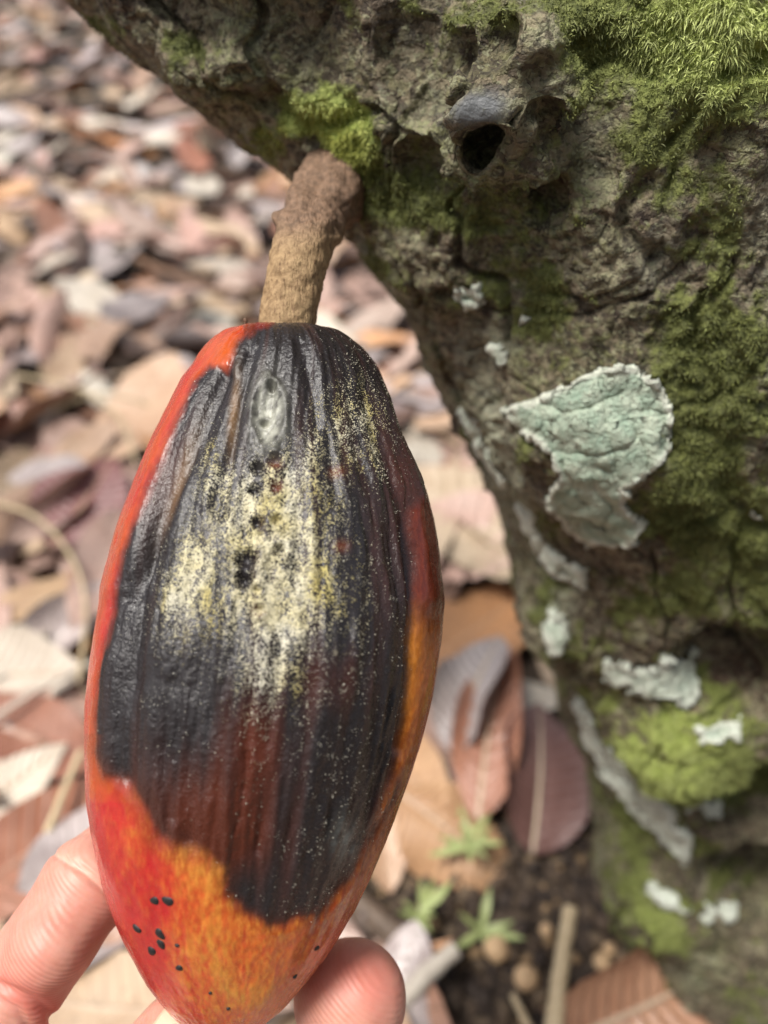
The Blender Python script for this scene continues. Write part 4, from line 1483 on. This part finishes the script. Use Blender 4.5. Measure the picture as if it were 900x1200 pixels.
twig('thick straw coloured stick standing up from the soil below the trunk', [(646, 1240, .03), (655, 1150, .045), (669, 1062, .06)], .0055, .0042, 'straw')
twig('short pale broken stick beside the fingertip', [(470, 1175, .03), (500, 1142, .035), (535, 1112, .04)], .0065, .005, 'grey')
twig('thin straw lying aslant below the upright stick', [(625, 1215, .025), (600, 1165, .03)], .0028, .002, 'straw')
twig('long thin dry vine curving in an arc beside the pod', [(-20, 585, .06), (40, 605, .07), (82, 650, .07), (100, 710, .06), (92, 800, .05)], .002, .0014, 'straw')
twig('straight straw standing aslant above the index finger', [(48, 995, .05), (70, 940, .06), (95, 880, .06)], .003, .002, 'straw')
twig('thin pale stalk lying across the litter beside the red pod edge', [(-20, 850, .05), (60, 800, .05), (120, 770, .05)], .0022, .0018, 'grey')
twig('wiry tan stem looping over leaves left of the pod shoulder', [(20, 440, .05), (90, 455, .07), (140, 490, .07), (160, 545, .05)], .002, .0015, 'straw')
twig('thin tan stem crossing the looping wiry stem', [(60, 480, .05), (120, 462, .06), (190, 478, .05)], .002, .0015, 'straw')
twig('dark thin twig lying near the glossy brown leaf', [(840, 1160, .04), (905, 1150, .045)], .0022, .0015, 'brown')
twig('slender brown twig slanting through the litter behind the stalk', [(150, 300, .03), (260, 340, .04), (330, 330, .03)], .006, .004, 'brown')


def crumbs():
    r = np.random.default_rng(77)
    ico = np.array([(1, 0, 0), (-1, 0, 0), (0, 1, 0), (0, -1, 0), (0, 0, 1), (0, 0, -1), (.6, .6, .5), (-.6, .6, .5), (.6, -.6, .5), (-.6, -.6, .5)], float)
    fc = np.array([(0, 6, 4), (6, 2, 4), (2, 7, 4), (7, 1, 4), (1, 9, 4), (9, 3, 4), (3, 8, 4), (8, 0, 4), (0, 2, 6), (2, 1, 7), (1, 3, 9), (3, 0, 8), (2, 0, 5), (1, 2, 5), (3, 1, 5), (0, 3, 5)])
    n = 3600
    px, py = r.uniform(430, 940, n), r.uniform(930, 1290, n)
    P = np.array([G(a, b) for a, b in zip(px, py)])
    P[:, 2] = ground_h(P) + .001
    s = r.gamma(2.0, .0011, n) + .0008
    V = P[:, None] + ico[None] * s[:, None, None] * r.uniform(.6, 1.35, (n, 10, 1))
    base = np.array([srgb(52, 42, 36), srgb(78, 64, 52), srgb(104, 88, 70), srgb(150, 124, 92)])
    c = base[r.choice(4, n, p=[.4, .33, .2, .07])] * r.uniform(.8, 1.2, (n, 1))
    t = NT('soil_crumb')
    m = t.out(Base_Color=t.attr('tint', 'Color'), Roughness=.8)
    tag(mesh_obj('soil_crumbs', V.reshape(-1, 3), (np.arange(n)[:, None, None] * 10 + fc[None]).reshape(-1, 3), m, attrs={'tint': np.repeat(c, 10, 0)}), 'loose dark soil crumbs strewn around the foot of the trunk', 'soil', kind='stuff')
    m2 = twig_mat('tan_pebble', srgb(176, 142, 104), srgb(214, 184, 146))
    for k, (a, b, w) in enumerate([(582, 1112, 15), (617, 1146, 15), (706, 1128, 12), (732, 1130, 10), (714, 1112, 8), (640, 1090, 8)]):
        c = G(a, b, .012)
        D = proj(c[None])[2][0]
        R = w / FPX * D
        th_, ph_ = np.meshgrid(np.linspace(0, 2 * np.pi, 16, endpoint=False), np.linspace(.05, np.pi - .05, 9))
        S = np.stack([np.cos(th_) * np.sin(ph_), np.sin(th_) * np.sin(ph_), .75 * np.cos(ph_)], -1).reshape(-1, 3)
        S = S * (1 + .16 * fbm(S + k * 5, 1.6, 2, 33))[:, None] * R
        i, j = np.meshgrid(np.arange(8), np.arange(16), indexing='ij')
        F_ = np.stack([i * 16 + j, (i + 1) * 16 + j, (i + 1) * 16 + (j + 1) % 16, i * 16 + (j + 1) % 16], -1).reshape(-1, 4)
        o = mesh_obj('pebble', S, F_, m2)
        o.location = tuple(c)
        tag(o, 'small rounded tan pebble on the dark soil beside the sticks', 'pebble', 'tan pebbles on the soil')


crumbs()


def seedling(label, px, py, h, leaves, seed):
    r = random.Random(seed)
    b = G(px, py, .0)
    b[2] = gh(b[0], b[1])
    root = empty('seedling', tuple(b))
    tag(root, label, 'seedling', 'green seedlings in the litter')
    c = catmull([(0, 0, -.005), (.002, -.002, h * .5), (.004 * r.uniform(-1, 1), -.005, h)], 14)
    t = NT('seedling_green')
    m = t.out(Base_Color=t.mix(t.noise(t.obj(), 90), srgb(128, 142, 84), srgb(172, 180, 124)), Roughness=.5)
    v, f = tube(c, np.linspace(.0012, .0008, 14), 8)
    mesh_obj('stem', v, f, m, root)
    for k in range(leaves):
        L = r.uniform(.016, .034)
        P, F_, uv = leaf_arrays(L, L * .2, 10, 5, 60, r.uniform(5, 25), .02, .0, seed * 50 + k)
        az, el = k / leaves * 6.28 + r.uniform(-.4, .4), r.uniform(.0, .9)
        o = mesh_obj('leaf', P, F_, m, root, uv=uv)
        q = c[int(6 + (k % 8))]
        o.location = tuple(q)
        o.rotation_euler = (el, 0, az)


seedling('pale green seedling with narrow star-like leaves beside the fingertip', 492, 1085, .03, 9, 3)
seedling('taller green seedling with narrow leaves in front of the orange brown leaf', 545, 1010, .045, 9, 8)
seedling('small yellowing seedling low on the soil between the green ones', 560, 1090, .012, 6, 12)
